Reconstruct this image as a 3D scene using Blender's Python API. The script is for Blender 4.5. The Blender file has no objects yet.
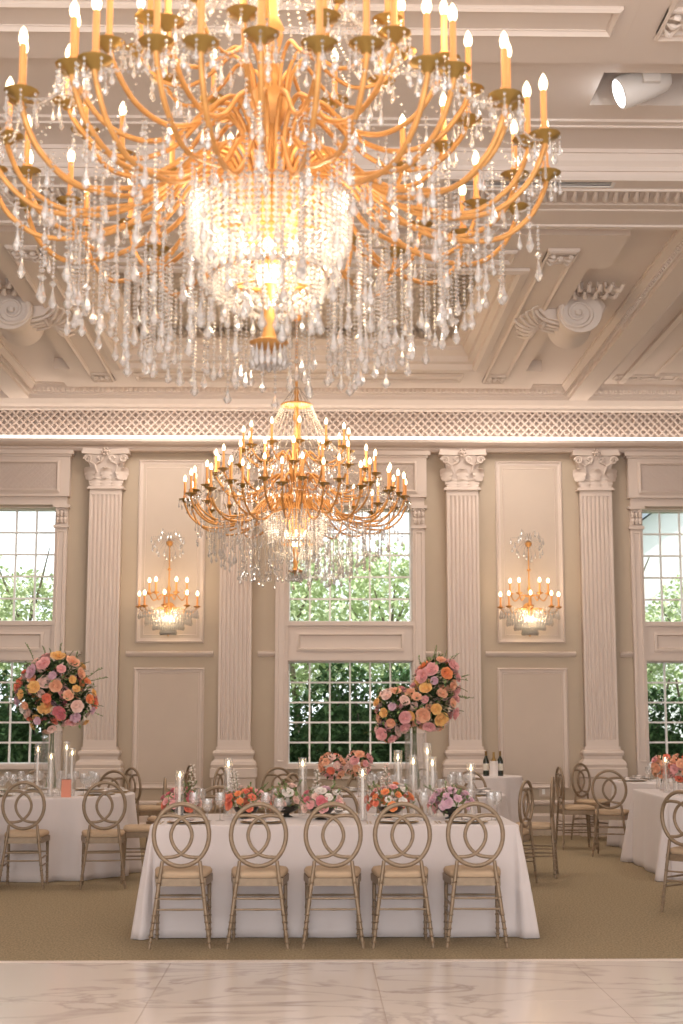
import bpy, math, random
from mathutils import Vector, Matrix
R = random.Random(7)
PI = math.pi
COL = bpy.context.scene.collection
SC = bpy.context.scene

# ------------------------------------------------------------------ materials
def newmat(name):
    m = bpy.data.materials.new(name); m.use_nodes = True
    nt = m.node_tree; nt.nodes.clear()
    out = nt.nodes.new('ShaderNodeOutputMaterial')
    return m, nt, out

def pbr(name, col, rough=.6, metal=0, var=.0, vscale=6, bump=0, bscale=60, spec=.4, sheen=0, stretch=None, emit=None, trans=0):
    m, nt, out = newmat(name)
    b = nt.nodes.new('ShaderNodeBsdfPrincipled')
    b.inputs['Base Color'].default_value = (*col, 1)
    b.inputs['Roughness'].default_value = rough
    b.inputs['Metallic'].default_value = metal
    b.inputs['Specular IOR Level'].default_value = spec
    if sheen: b.inputs['Sheen Weight'].default_value = sheen
    tc = nt.nodes.new('ShaderNodeTexCoord')
    src = tc.outputs['Object']
    if stretch:
        mp = nt.nodes.new('ShaderNodeMapping'); mp.inputs['Scale'].default_value = stretch
        nt.links.new(src, mp.inputs[0]); src = mp.outputs[0]
    if var:
        n = nt.nodes.new('ShaderNodeTexNoise'); n.inputs['Scale'].default_value = vscale
        n.inputs['Detail'].default_value = 4
        nt.links.new(src, n.inputs['Vector'])
        r = nt.nodes.new('ShaderNodeValToRGB')
        r.color_ramp.elements[0].position = .3; r.color_ramp.elements[1].position = .7
        r.color_ramp.elements[0].color = (*[c*(1-var) for c in col], 1)
        r.color_ramp.elements[1].color = (*[min(1, c*(1+var)) for c in col], 1)
        nt.links.new(n.outputs[0], r.inputs[0]); nt.links.new(r.outputs[0], b.inputs['Base Color'])
    if bump:
        n2 = nt.nodes.new('ShaderNodeTexNoise'); n2.inputs['Scale'].default_value = bscale
        nt.links.new(src, n2.inputs['Vector'])
        bp = nt.nodes.new('ShaderNodeBump'); bp.inputs['Strength'].default_value = bump
        bp.inputs['Distance'].default_value = .02
        nt.links.new(n2.outputs[0], bp.inputs['Height']); nt.links.new(bp.outputs[0], b.inputs['Normal'])
    if emit:
        b.inputs['Emission Color'].default_value = (*emit[0], 1); b.inputs['Emission Strength'].default_value = emit[1]
    nt.links.new(b.outputs[0], out.inputs[0])
    return m

def emis(name, col, st, sample=False):
    m, nt, out = newmat(name)
    e = nt.nodes.new('ShaderNodeEmission'); e.inputs[0].default_value = (*col, 1); e.inputs[1].default_value = st
    nt.links.new(e.outputs[0], out.inputs[0])
    if not sample: m.cycles.emission_sampling = 'NONE'
    return m

def clearmat(name, tint, k_trans, k_gloss, rough, dif):
    """transparent body with glossy facets and a little milky scatter"""
    m, nt, out = newmat(name)
    t = nt.nodes.new('ShaderNodeBsdfTransparent'); t.inputs[0].default_value = (*tint, 1)
    g = nt.nodes.new('ShaderNodeBsdfGlossy'); g.inputs['Roughness'].default_value = rough
    d = nt.nodes.new('ShaderNodeBsdfTranslucent'); d.inputs[0].default_value = (.95, .93, .92, 1)
    d2 = nt.nodes.new('ShaderNodeBsdfDiffuse'); d2.inputs[0].default_value = (.95, .93, .92, 1)
    md = nt.nodes.new('ShaderNodeMixShader'); md.inputs[0].default_value = .5
    nt.links.new(d.outputs[0], md.inputs[1]); nt.links.new(d2.outputs[0], md.inputs[2])
    lw = nt.nodes.new('ShaderNodeLayerWeight'); lw.inputs[0].default_value = .5
    pw = nt.nodes.new('ShaderNodeMath'); pw.operation = 'POWER'; pw.inputs[1].default_value = 3
    nt.links.new(lw.outputs['Facing'], pw.inputs[0])
    mr = nt.nodes.new('ShaderNodeMath'); mr.operation = 'MULTIPLY_ADD'
    mr.inputs[1].default_value = .45; mr.inputs[2].default_value = k_gloss
    nt.links.new(pw.outputs[0], mr.inputs[0])
    m1 = nt.nodes.new('ShaderNodeMixShader'); nt.links.new(mr.outputs[0], m1.inputs[0])
    m0 = nt.nodes.new('ShaderNodeMixShader'); m0.inputs[0].default_value = dif
    nt.links.new(t.outputs[0], m0.inputs[1]); nt.links.new(md.outputs[0], m0.inputs[2])
    nt.links.new(m0.outputs[0], m1.inputs[1]); nt.links.new(g.outputs[0], m1.inputs[2])
    nt.links.new(m1.outputs[0], out.inputs[0])
    return m

M = {}
M['plaster'] = pbr('plaster', (.70, .575, .49), .55, bump=.05, bscale=25)
M['trim'] = pbr('trim_paint', (.67, .56, .495), .45)
M['ceil'] = pbr('ceiling_paint', (.77, .68, .62), .6)
M['wall'] = pbr('wall_paint', (.49, .395, .30), .6, var=.02, vscale=3, bump=.05, bscale=80)
M['panelp'] = pbr('panel_paint', (.58, .475, .395), .55, var=.02, vscale=4)
M['winframe'] = pbr('window_paint', (.86, .84, .81), .4)
M['gold'] = pbr('gold_leaf', (.66, .325, .10), .42, metal=.4, var=.12, vscale=20, spec=.5)
M['dgold'] = pbr('antique_gold', (.42, .27, .08), .35, metal=.8)
M['candle'] = pbr('candle_sleeve', (.84, .38, .13), .55, spec=.3)
M['bulb'] = emis('bulb_glow', (1, .80, .50), 7)
M['lampglow'] = emis('bowl_lamp_glow', (1, .78, .45), 10)
M['crystal'] = clearmat('crystal', (1, 1, 1), .5, .26, .07, .34)
M['basket'] = clearmat('crystal_lit_copy', (1, .98, .95), .5, .16, .12, .72)  # milkier copy of the crystal, whitened so the basket looks lit
M['glass'] = clearmat('clear_glass', (1, 1, 1), .9, .03, .05, .09)
M['stemware'] = clearmat('stemware', (1, 1, 1), .9, .10, .04, .15)
M['pane'] = clearmat('window_glass', (.97, .99, .99), .9, .0, .0, .0)
M['led'] = emis('cove_led', (1, .88, .76), 3, True)
M['chair'] = pbr('champagne_frame', (.29, .21, .14), .42, metal=.3, var=.12, vscale=30)
M['pad'] = pbr('seat_fabric', (.50, .36, .24), .85, bump=.1, bscale=200)
M['cloth'] = pbr('linen', (.68, .61, .60), .8, var=.02, vscale=3, bump=.12, bscale=300, sheen=.2)
M['napkin'] = pbr('napkin_linen', (.86, .80, .78), .8)
M['china'] = pbr('china', (.84, .78, .74), .25)
M['charger'] = pbr('charger_rim', (.50, .36, .20), .35, metal=.6)
M['steel'] = pbr('fixture_white', (.78, .76, .75), .35)
M['dark'] = pbr('void_shade', (.05, .04, .035), .7)  # dark colour standing in for shade inside hollow openings
M['lens'] = emis('spot_lens', (.9, .95, 1), 12)
M['wax'] = pbr('taper_wax', (.80, .72, .66), .5)
M['flame'] = emis('flame_glow', (1, .72, .36), 14)
M['bowl'] = pbr('dark_bowl', (.03, .028, .022), .3)
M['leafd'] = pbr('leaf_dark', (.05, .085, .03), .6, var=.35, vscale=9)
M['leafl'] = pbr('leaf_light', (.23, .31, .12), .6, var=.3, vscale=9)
M['stem'] = pbr('stem_green', (.10, .13, .04), .6)
M['bottle'] = pbr('bottle_glass', (.012, .02, .012), .12, spec=.8)
M['label'] = pbr('bottle_paper', (.78, .72, .62), .6)
M['foil'] = pbr('bottle_foil', (.35, .22, .08), .3, metal=.7)
M['coral'] = pbr('coral_card', (.80, .32, .22), .7)
M['hedge'] = pbr('hedge_leaf', (.15, .26, .12), .8, spec=.1, var=.5, vscale=4)
M['treeleaf'] = pbr('tree_leaf', (.60, .68, .42), .7, var=.22, vscale=2)
M['bark'] = pbr('bark', (.22, .18, .14), .9, var=.3)
M['lawn'] = pbr('lawn', (.10, .16, .05), .95, var=.3, vscale=3)
M['house'] = pbr('house_siding', (.80, .80, .80), .8)
M['roof'] = pbr('house_roof', (.30, .34, .40), .8)
FC = {'peach': (.90, .50, .32), 'coral': (.86, .25, .15), 'pink': (.86, .45, .44), 'blush': (.90, .64, .56),
      'yellow': (.90, .55, .20), 'lilac': (.76, .50, .58), 'white': (.88, .80, .74), 'rose': (.72, .22, .25), 'orange': (.88, .32, .12)}
for k, c in FC.items(): M['f_'+k] = pbr('petal_'+k, c, .65, var=.10, vscale=25, sheen=.2)

def carpet_mat():
    m, nt, out = newmat('carpet_pile')
    b = nt.nodes.new('ShaderNodeBsdfPrincipled'); b.inputs['Roughness'].default_value = .95
    b.inputs['Specular IOR Level'].default_value = .1
    tc = nt.nodes.new('ShaderNodeTexCoord')
    n = nt.nodes.new('ShaderNodeTexNoise'); n.inputs['Scale'].default_value = 75; n.inputs['Detail'].default_value = 6
    mp = nt.nodes.new('ShaderNodeMapping'); mp.inputs['Scale'].default_value = (1, .45, 1)
    nt.links.new(tc.outputs['Object'], mp.inputs[0]); nt.links.new(mp.outputs[0], n.inputs['Vector'])
    r = nt.nodes.new('ShaderNodeValToRGB')
    r.color_ramp.elements[0].position = .35; r.color_ramp.elements[1].position = .66
    r.color_ramp.elements[0].color = (.235, .18, .11, 1); r.color_ramp.elements[1].color = (.39, .31, .205, 1)
    nt.links.new(n.outputs[0], r.inputs[0]); nt.links.new(r.outputs[0], b.inputs['Base Color'])
    bp = nt.nodes.new('ShaderNodeBump'); bp.inputs['Strength'].default_value = .4; bp.inputs['Distance'].default_value = .02
    nt.links.new(n.outputs[0], bp.inputs['Height']); nt.links.new(bp.outputs[0], b.inputs['Normal'])
    nt.links.new(b.outputs[0], out.inputs[0]); return m
M['carpet'] = carpet_mat()

def marble_mat():
    m, nt, out = newmat('polished_marble')
    b = nt.nodes.new('ShaderNodeBsdfPrincipled'); b.inputs['Roughness'].default_value = .16
    tc = nt.nodes.new('ShaderNodeTexCoord')
    mp = nt.nodes.new('ShaderNodeMapping'); mp.inputs['Rotation'].default_value = (0, 0, .5); mp.inputs['Scale'].default_value = (.55, 1.15, 1)
    nt.links.new(tc.outputs['Object'], mp.inputs[0])
    n = nt.nodes.new('ShaderNodeTexNoise'); n.inputs['Scale'].default_value = 1.5; n.inputs['Detail'].default_value = 9
    n.inputs['Distortion'].default_value = 1.6
    nt.links.new(mp.outputs[0], n.inputs['Vector'])
    r = nt.nodes.new('ShaderNodeValToRGB'); e = r.color_ramp.elements
    e[0].position = .46; e[0].color = (.72, .64, .60, 1); e[1].position = .54; e[1].color = (.72, .64, .60, 1)
    x = e.new(.50); x.color = (.33, .265, .235, 1)
    n2 = nt.nodes.new('ShaderNodeTexNoise'); n2.inputs['Scale'].default_value = 3; n2.inputs['Detail'].default_value = 3
    nt.links.new(tc.outputs['Object'], n2.inputs['Vector'])
    mix = nt.nodes.new('ShaderNodeMix'); mix.data_type = 'RGBA'; mix.blend_type = 'MIX'
    mix.inputs[7].default_value = (.74, .66, .62, 1)
    nt.links.new(n2.outputs[0], mix.inputs[0]); nt.links.new(n.outputs[0], r.inputs[0]); nt.links.new(r.outputs[0], mix.inputs[6])
    nt.links.new(mix.outputs[2], b.inputs['Base Color'])
    nt.links.new(b.outputs[0], out.inputs[0]); return m
M['marble'] = marble_mat()

def relief_mat():
    m, nt, out = newmat('relief_plaster')
    b = nt.nodes.new('ShaderNodeBsdfPrincipled'); b.inputs['Roughness'].default_value = .6
    b.inputs['Base Color'].default_value = (.80, .69, .60, 1)
    tc = nt.nodes.new('ShaderNodeTexCoord')
    v = nt.nodes.new('ShaderNodeTexVoronoi'); v.inputs['Scale'].default_value = 9
    n = nt.nodes.new('ShaderNodeTexNoise'); n.inputs['Scale'].default_value = 6; n.inputs['Distortion'].default_value = 2
    nt.links.new(tc.outputs['Object'], n.inputs['Vector']); nt.links.new(n.outputs[1], v.inputs['Vector'])
    bp = nt.nodes.new('ShaderNodeBump'); bp.inputs['Strength'].default_value = 1; bp.inputs['Distance'].default_value = .05
    nt.links.new(v.outputs[0], bp.inputs['Height']); nt.links.new(bp.outputs[0], b.inputs['Normal'])
    nt.links.new(b.outputs[0], out.inputs[0]); return m
M['relief'] = relief_mat()

# ------------------------------------------------------------------ mesh builder
def catmull(pts, n=6):
    P = [Vector(p) for p in pts]; P = [2*P[0]-P[1]] + P + [2*P[-1]-P[-2]]; out = []
    for i in range(1, len(P)-2):
        for k in range(n):
            t = k/n; a, b, c, d = P[i-1], P[i], P[i+1], P[i+2]
            out.append(.5*((2*b)+(-a+c)*t+(2*a-5*b+4*c-d)*t*t+(-a+3*b-3*c+d)*t**3))
    out.append(P[-2]); return out

class MB:
    def __init__(s): s.v = []; s.f = []; s.mi = []; s.T = Matrix.Identity(4); s.cur = 0
    def add(s, vs, fs):
        b = len(s.v); s.v += [tuple(s.T @ Vector(v)) for v in vs]
        s.f += [tuple(b+i for i in f) for f in fs]; s.mi += [s.cur]*len(fs)
    def box(s, x0, x1, y0, y1, z0, z1):
        vs = [(x, y, z) for z in (z0, z1) for y in (y0, y1) for x in (x0, x1)]
        s.add(vs, [(0, 2, 3, 1), (4, 5, 7, 6), (0, 1, 5, 4), (2, 6, 7, 3), (0, 4, 6, 2), (1, 3, 7, 5)])
    def tube(s, pts, r, n=8, closed=False, cap=True):
        P = [Vector(p) for p in pts]; N = len(P)
        rr = r if isinstance(r, (list, tuple)) else [r]*N
        vs, fs = [], []; prev = None
        for i in range(N):
            a = P[(i-1) % N] if (i or closed) else P[i]; b = P[(i+1) % N] if (i < N-1 or closed) else P[i]
            d = (b-a).normalized() if (b-a).length > 1e-9 else Vector((0, 0, 1))
            if prev is None:
                u = d.orthogonal().normalized()
            else:
                u = (prev - d*prev.dot(d)); u = u.normalized() if u.length > 1e-6 else d.orthogonal().normalized()
            prev = u; w = d.cross(u)
            for k in range(n):
                t = 2*PI*k/n; vs.append(P[i]+rr[i]*(math.cos(t)*u+math.sin(t)*w))
        for i in range(N if closed else N-1):
            j = (i+1) % N
            for k in range(n): fs.append((i*n+k, i*n+(k+1) % n, j*n+(k+1) % n, j*n+k))
        if cap and not closed: fs += [tuple(range(n))[::-1], tuple((N-1)*n+k for k in range(n))]
        s.add(vs, fs)
    def lathe(s, prof, c=(0, 0, 0), n=16, cap=True):
        vs, fs = [], []
        for (r, z) in prof:
            for k in range(n):
                t = 2*PI*k/n; vs.append((c[0]+r*math.cos(t), c[1]+r*math.sin(t), c[2]+z))
        for i in range(len(prof)-1):
            for k in range(n): fs.append((i*n+k, i*n+(k+1) % n, (i+1)*n+(k+1) % n, (i+1)*n+k))
        if cap:
            if prof[0][0] > 1e-4: fs.append(tuple(range(n))[::-1])
            if prof[-1][0] > 1e-4: fs.append(tuple((len(prof)-1)*n+k for k in range(n)))
        s.add(vs, fs)
    def octa(s, c, r, h=None, n=4):
        h = h or r; x, y, z = c
        vs = [(x, y, z-h)]+[(x+r*math.cos(2*PI*k/n), y+r*math.sin(2*PI*k/n), z) for k in range(n)]+[(x, y, z+h)]
        s.add(vs, [(0, 1+(k+1) % n, 1+k) for k in range(n)]+[(n+1, 1+k, 1+(k+1) % n) for k in range(n)])
    def drop(s, c, r, h, n=6):   # faceted teardrop hanging from c
        x, y, z = c
        s.lathe([(.002, 0), (r*.55, -h*.45), (r, -h*.72), (r*.5, -h*.93), (.001, -h)], (x, y, z), n, cap=False)
    def prism(s, poly, a0, a1, ax='y'):
        n = len(poly); vs = []
        for a in (a0, a1):
            for (u, w) in poly: vs.append({'y': (u, a, w), 'x': (a, u, w), 'z': (u, w, a)}[ax])
        s.add(vs, [tuple(range(n))[::-1], tuple(range(n, 2*n))]+[(i, (i+1) % n, n+(i+1) % n, n+i) for i in range(n)])
    def loop(s, x0, x1, y0, y1, prof, plane='xy', close=False):
        """rectangular frame swept with mitred corners; prof = (inset, height); plane xy -> height z, xz -> height = y"""
        vs, fs = [], []
        for (i, h) in prof:
            for (x, y) in ((x0+i, y0+i), (x1-i, y0+i), (x1-i, y1-i), (x0+i, y1-i)):
                vs.append((x, y, h) if plane == 'xy' else (x, h, y))
        for k in range(len(prof)-1):
            for j in range(4): fs.append((k*4+j, k*4+(j+1) % 4, k*4+4+(j+1) % 4, k*4+4+j))
        if close:
            b = (len(prof)-1)*4; fs.append((b, b+1, b+2, b+3))
        s.add(vs, fs)
    def quad(s, *p): s.add(p, [tuple(range(len(p)))])
    def mesh(s, name, mats, smooth=0):
        me = bpy.data.meshes.new(name); me.from_pydata(s.v, [], s.f)
        for m in (mats if isinstance(mats, (list, tuple)) else [mats]): me.materials.append(m)
        if isinstance(mats, (list, tuple)): me.polygons.foreach_set('material_index', s.mi)
        if smooth:
            me.polygons.foreach_set('use_smooth', [True]*len(me.polygons)); me.set_sharp_from_angle(angle=math.radians(smooth))
        me.update(); return me
    def build(s, name, mats, parent=None, smooth=0, loc=None):
        return obj(name, s.mesh(name, mats, smooth), parent, loc)

def obj(name, me, parent=None, loc=None, rz=0, scale=None):
    o = bpy.data.objects.new(name, me); COL.objects.link(o)
    if parent: o.parent = parent
    if loc: o.location = loc
    if rz: o.rotation_euler.z = rz
    if scale: o.scale = (scale,)*3 if not isinstance(scale, tuple) else scale
    return o
def tag(o, label=None, cat=None, group=None, kind=None):
    for k, v in (('label', label), ('category', cat), ('group', group), ('kind', kind)):
        if v: o[k] = v
    return o
def thing(name, label, cat, loc=(0, 0, 0), rz=0, group=None):
    o = bpy.data.objects.new(name, None); COL.objects.link(o); o.location = loc; o.rotation_euler.z = rz
    return tag(o, label, cat, group)
def dup(root, loc, rz=0, label=None, group=None):
    def cp(o, p):
        c = o.copy(); COL.objects.link(c)
        if p: c.parent = p
        for ch in list(o.children): cp(ch, c)
        return c
    r = cp(root, None); r.location = loc; r.rotation_euler = (0, 0, rz)
    if label: r['label'] = label
    if group: r['group'] = group
    return r
def struct(name, mb, mat, parent=None, smooth=0):
    o = mb.build(name, mat, parent, smooth)
    if not parent: o['kind'] = 'structure'
    return o

# ------------------------------------------------------------------ room constants
W = 19.1                     # far wall plane
XC = -.195                   # ceiling axis
BAYS = [(-5.16, -3.48), (-.345, 1.335), (4.46, 6.14)]
PIL = [-6.65, -2.80, -1.04, 2.01, 3.82, 7.6]
LZ0, LZ1, UZ0, UZ1 = .91, 2.29, 2.80, 4.35
XL, XR, YB = -10, 10.3, -2.5
# floor
m = MB(); m.box(XL, XR, 9.30, W+.3, -.06, 0); struct('floor', m, M['carpet'])
m = MB(); x = -9.54
TS = 1.256; x0s = .373-8*TS
for i in range(17):
    for j in range(9):
        xa = x0s+i*TS; ya = 9.22-(j+1)*1.26
        m.box(xa+.0018, xa+TS-.0018, ya+.0018, ya+1.26-.0018, -.05, 0)
struct('floor_marble', m, M['marble'])
m = MB(); m.box(XL, XR, -2.5, 9.3, -.09, -.003); struct('floor_grout', m, pbr('grout', (.42, .33, .28), .8))
m = MB(); m.box(XL, XR, 9.222, 9.30, -.05, .001); struct('trim_1', m, pbr('threshold_stone', (.76, .66, .60), .35))
# back wall with openings
m = MB()
xs = [XL]+[v for b in BAYS for v in b]+[XR]
for i in range(0, len(xs), 2): m.box(xs[i], xs[i+1], W, W+.3, 0, 6.5)
for a, b in BAYS:
    for z0, z1 in ((0, LZ0), (LZ1, UZ0), (UZ1, 6.5)): m.box(a, b, W, W+.3, z0, z1)
struct('wall_back', m, M['wall'])
m = MB(); m.box(XL-.3, XL, YB, W+.3, 0, 6.5); struct('wall_left', m, M['wall'])
m = MB(); m.box(XR, XR+.3, YB, W+.3, 0, 6.5); struct('wall_right', m, M['wall'])

# baseboard and rails
m = MB()
segs = []
edges = [XL]
solid = sorted([(p-.3, p+.3) for p in PIL])
cur = XL
for a, b in solid: segs.append((cur, a)); cur = b
segs.append((cur, XR))
bprof = [(W, 0), (W-.05, 0), (W-.05, .15), (W-.035, .17), (W-.035, .25), (W-.015, .28), (W, .28)]
for a, b in segs: m.prism(bprof, a, b, 'x')
struct('baseboard_back', m, M['trim'])
m = MB()
rp = [(W, .385), (W-.02, .39), (W-.035, .41), (W-.035, .43), (W-.015, .445), (W, .45)]
rp2 = [(W, 2.335), (W-.02, 2.34), (W-.045, 2.37), (W-.05, 2.39), (W-.02, 2.40), (W, 2.41)]
for a, b in segs:
    cuts = [a]
    for (u, v) in BAYS:
        if a < u and v < b: cuts += [u-.17, v+.17]
    cuts.append(b)
    for i in range(0, len(cuts), 2):
        m.prism(rp, cuts[i], cuts[i+1], 'x'); m.prism(rp2, cuts[i], cuts[i+1], 'x')
struct('trim_2', m, M['trim'])

# wall panels (raised moulding frames)
def wframe(m, x0, x1, z0, z1, w=.06, d=.03):
    m.loop(x0, x1, z0, z1, [(0, W), (0, W-d*.6), (w*.3, W-d), (w*.55, W-d*.5), (w, W-d*.35), (w, W)], 'xz')
m = MB(); mp_ = MB()
for c in (-1.92, 2.93, -7.8, 8.6):
    wframe(m, c-.455, c+.455, 2.52, 5.0); wframe(m, c-.36, c+.36, 2.62, 4.9, .02, .012)
    wframe(m, c-.47, c+.47, .60, 2.19); wframe(m, c-.40, c+.40, .67, 2.12, .02, .012)
    mp_.box(c-.40, c+.40, W-.006, W, 2.58, 4.94); mp_.box(c-.41, c+.41, W-.006, W, .66, 2.13)
struct('trim_3', m, M['trim']); struct('trim_4', mp_, M['panelp'])

# pilasters
def pilaster_parts(root):
    m = MB(); w = .215; d = .15
    m.box(-w, w, W-.09, W, 1.14, 4.58)
    nf = 7; fw = 2*w/nf*.98
    poly = []
    yb = W-d
    poly = [(-w, W-.02), (-w, yb)]
    step = (2*w-.04)/nf
    for i in range(nf):
        xa = -w+.02+i*step+step*.17; xb = xa+step*.66
        poly.append((xa, yb))
        for k in range(1, 5):
            t = PI*k/5; poly.append(((xa+xb)/2-(xb-xa)/2*math.cos(t), yb+.022*math.sin(t)))
        poly.append((xb, yb))
    poly += [(w, yb), (w, W-.02)]
    m.prism(poly[::-1], 1.24, 4.50, 'z')
    m.box(-w, w, yb, W, 1.14, 1.24); m.box(-w, w, yb, W, 4.50, 4.58)
    m.build('shaft', M['trim'], root, 30)
    m = MB()
    prof = [(0, 1.15), (.02, 1.15), (.02, 1.11), (.05, 1.10), (.06, 1.07), (.05, 1.04), (.035, 1.03), (.035, .99), (.07, .96), (.085, .92), (.075, .88), (.09, .87), (.09, .76),
            (.07, .74), (.07, .34), (.09, .31), (.10, .27), (.10, 0)]
    vs, fs = [], []
    for (e, z) in prof: vs += [(-w-e, W, z), (-w-e, yb-e, z), (w+e, yb-e, z), (w+e, W, z)]
    for k in range(len(prof)-1):
        for j in range(3): fs.append((k*4+j, k*4+j+1, k*4+5+j, k*4+4+j))
    m.add(vs, fs); m.add(vs[:4], [(0, 1, 2, 3)])
    m.build('base', M['trim'], root, 25)
    # capital
    m = MB()
    for e, z0, z1 in ((.035, 4.575, 4.60), (.02, 4.60, 4.615)): m.box(-w-e, w+e, yb-e, W, z0, z1)
    prof = [(-.01, 4.61), (-.01, 4.82), (.02, 4.95), (.05, 5.04)]
    vs, fs = [], []
    for (e, z) in prof: vs += [(-w-e, W, z), (-w-e, yb-e, z), (w+e, yb-e, z), (w+e, W, z)]
    for k in range(len(prof)-1):
        for j in range(3): fs.append((k*4+j, k*4+j+1, k*4+5+j, k*4+4+j))
    m.add(vs, fs)
    # abacus with concave front
    ab = [(-.32, W), (-.32, yb-.10)]+[(-.30+.6*k/10, yb-.10+.05*math.sin(PI*k/10)) for k in range(1, 10)]+[(.32, yb-.10), (.32, W)]
    m.prism(ab[::-1], 5.045, 5.085, 'z'); m.prism([(x*.96, y) for x, y in ab][::-1], 5.085, 5.12, 'z')
    def leaf(cx, cy, z0, h, wd, nx, ny, curl):
        vs, fs = [], []; side = Vector((-ny, nx, 0)); nrm = Vector((nx, ny, 0)); n = 8
        for i in range(n+1):
            t = i/n; ww = wd*(.75+.5*math.sin(PI*min(t, .85)))*(1 if t < .8 else (1-t)/.2*.8+.2)
            out = curl*(max(0, t-.45)/.55)**2; z = z0+h*min(t, 1)-(max(0, t-.85)*h*1.6)
            for j in (-1, -.5, 0, .5, 1):
                p = Vector((cx, cy, z))+side*(ww*j*.5)+nrm*(.006+out+.012*(1-abs(j))+.006*math.sin(t*20)*(abs(j) > .4))
                vs.append(p)
        for i in range(n):
            for j in range(4): fs.append((i*5+j, i*5+j+1, (i+1)*5+j+1, (i+1)*5+j))
        m.add(vs, fs)
    for cx in (-.145, 0, .145): leaf(cx, yb+.0, 4.61, .14, .14, 0, -1, .03)
    for cx in (-.215, .0, .215): leaf(cx, yb, 4.70, .20, .13, 0 if cx == 0 else (.6 if cx > 0 else -.6), -1, .06)
    for s in (-1, 1): leaf(s*w, yb+.06, 4.66, .17, .12, s, 0, .05)
    for s in (-1, 1):      # corner and inner volutes
        for cx, cz, rr, yy in ((s*.24, 4.975, .055, yb-.075), (s*.075, 4.985, .038, yb-.05)):
            pts = [(cx+s*(rr*(1-k/22))*math.cos(k*.62), yy, cz+(rr*(1-k/22))*math.sin(k*.62)) for k in range(20)]
            m.tube(pts, [.017*(1-k/30) for k in range(20)], 6)
            pts = [(s*.12, yb-.02, 4.80), (s*.15, yb-.03, 4.90), (cx-s*.02, yy, cz-.03)]
            m.tube(catmull(pts, 4), .013, 6)
    m.lathe([(.0, -.03), (.03, -.02), (.045, 0), (.03, .025), (0, .035)], (0, yb-.08, 5.07), 10)
    for k in range(6):
        t = k*PI/3; m.octa((.045*math.cos(t), yb-.10, 5.07+.045*math.sin(t)), .022)
    m.build('capital', M['trim'], root, 35)
pil = bpy.data.objects.new('trim_5', None); COL.objects.link(pil); pil['kind'] = 'structure'
pilaster_parts(pil); pil.location = (PIL[0], 0, 0)
for i, x in enumerate(PIL[1:]):
    p = dup(pil, (x, 0, 0)); p.name = 'trim_%d' % (6+i)

# windows: casing, pilaster strips, entablature, spandrel, sash, glass
def window(n, x0, x1, z0, z1, cols, rows):
    root = bpy.data.objects.new('window_%d' % n, None); COL.objects.link(root); root['kind'] = 'structure'
    root.location = ((x0+x1)/2, W+.2, z0)
    hx = (x1-x0)/2; h = z1-z0
    m = MB(); m.loop(-hx, hx, 0, h, [(0, -.05), (.022, -.05), (.022, -.01), (.03, .03), (.0, .03)], 'xz')
    for i in range(1, cols):
        x = -hx+.025+(2*hx-.05)*i/cols; m.box(x-.012, x+.012, -.02, .02, .025, h-.025)
    for j in range(1, rows):
        z = .025+(h-.05)*j/rows; m.box(-hx+.025, hx-.025, -.018, .018, z-.012, z+.012)
    m.build('window_frame', M['winframe'], root)
    m = MB(); m.box(-hx+.025, hx-.025, -.003, .003, .025, h-.025); m.build('window_pane', M['pane'], root)
    m = MB(); m.loop(-hx, hx, 0, h, [(-.001, -.2), (.012, -.2), (.012, .02), (-.001, .02)], 'xz'); m.build('window_reveal', M['trim'], root)
n = 1
for a, b in BAYS:
    window(n, a, b, LZ0, LZ1, 6, 5); window(n+1, a, b, UZ0, UZ1, 6, 5); n += 2
def lattice(m, x0, x1, z0, z1, y, sp, r, lean=0):
    h = z1-z0; k = x0-h
    def clip(xa, xb, up):
        # line from (xa,z0) to (xb,z1); clip to x0..x1
        t0, t1 = 0, 1
        for lo, sgn in ((x0, 1), (x1, -1)):
            fa, fb = (xa-lo)*sgn, (xb-lo)*sgn
            if fa < 0 and fb < 0: return None
            if fa < 0: t0 = max(t0, fa/(fa-fb))
            if fb < 0: t1 = min(t1, fa/(fa-fb))
        return (t0, t1) if t1-t0 > .01 else None
    while k < x1+h:
        for xa, xb in ((k, k+h), (k+h, k)):
            c = clip(xa, xb, 1)
            if c:
                p = [Vector((xa+(xb-xa)*t, y-lean*t, z0+h*t)) for t in c]
                m.tube(p, r, 4, cap=False)
        k += sp
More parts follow.
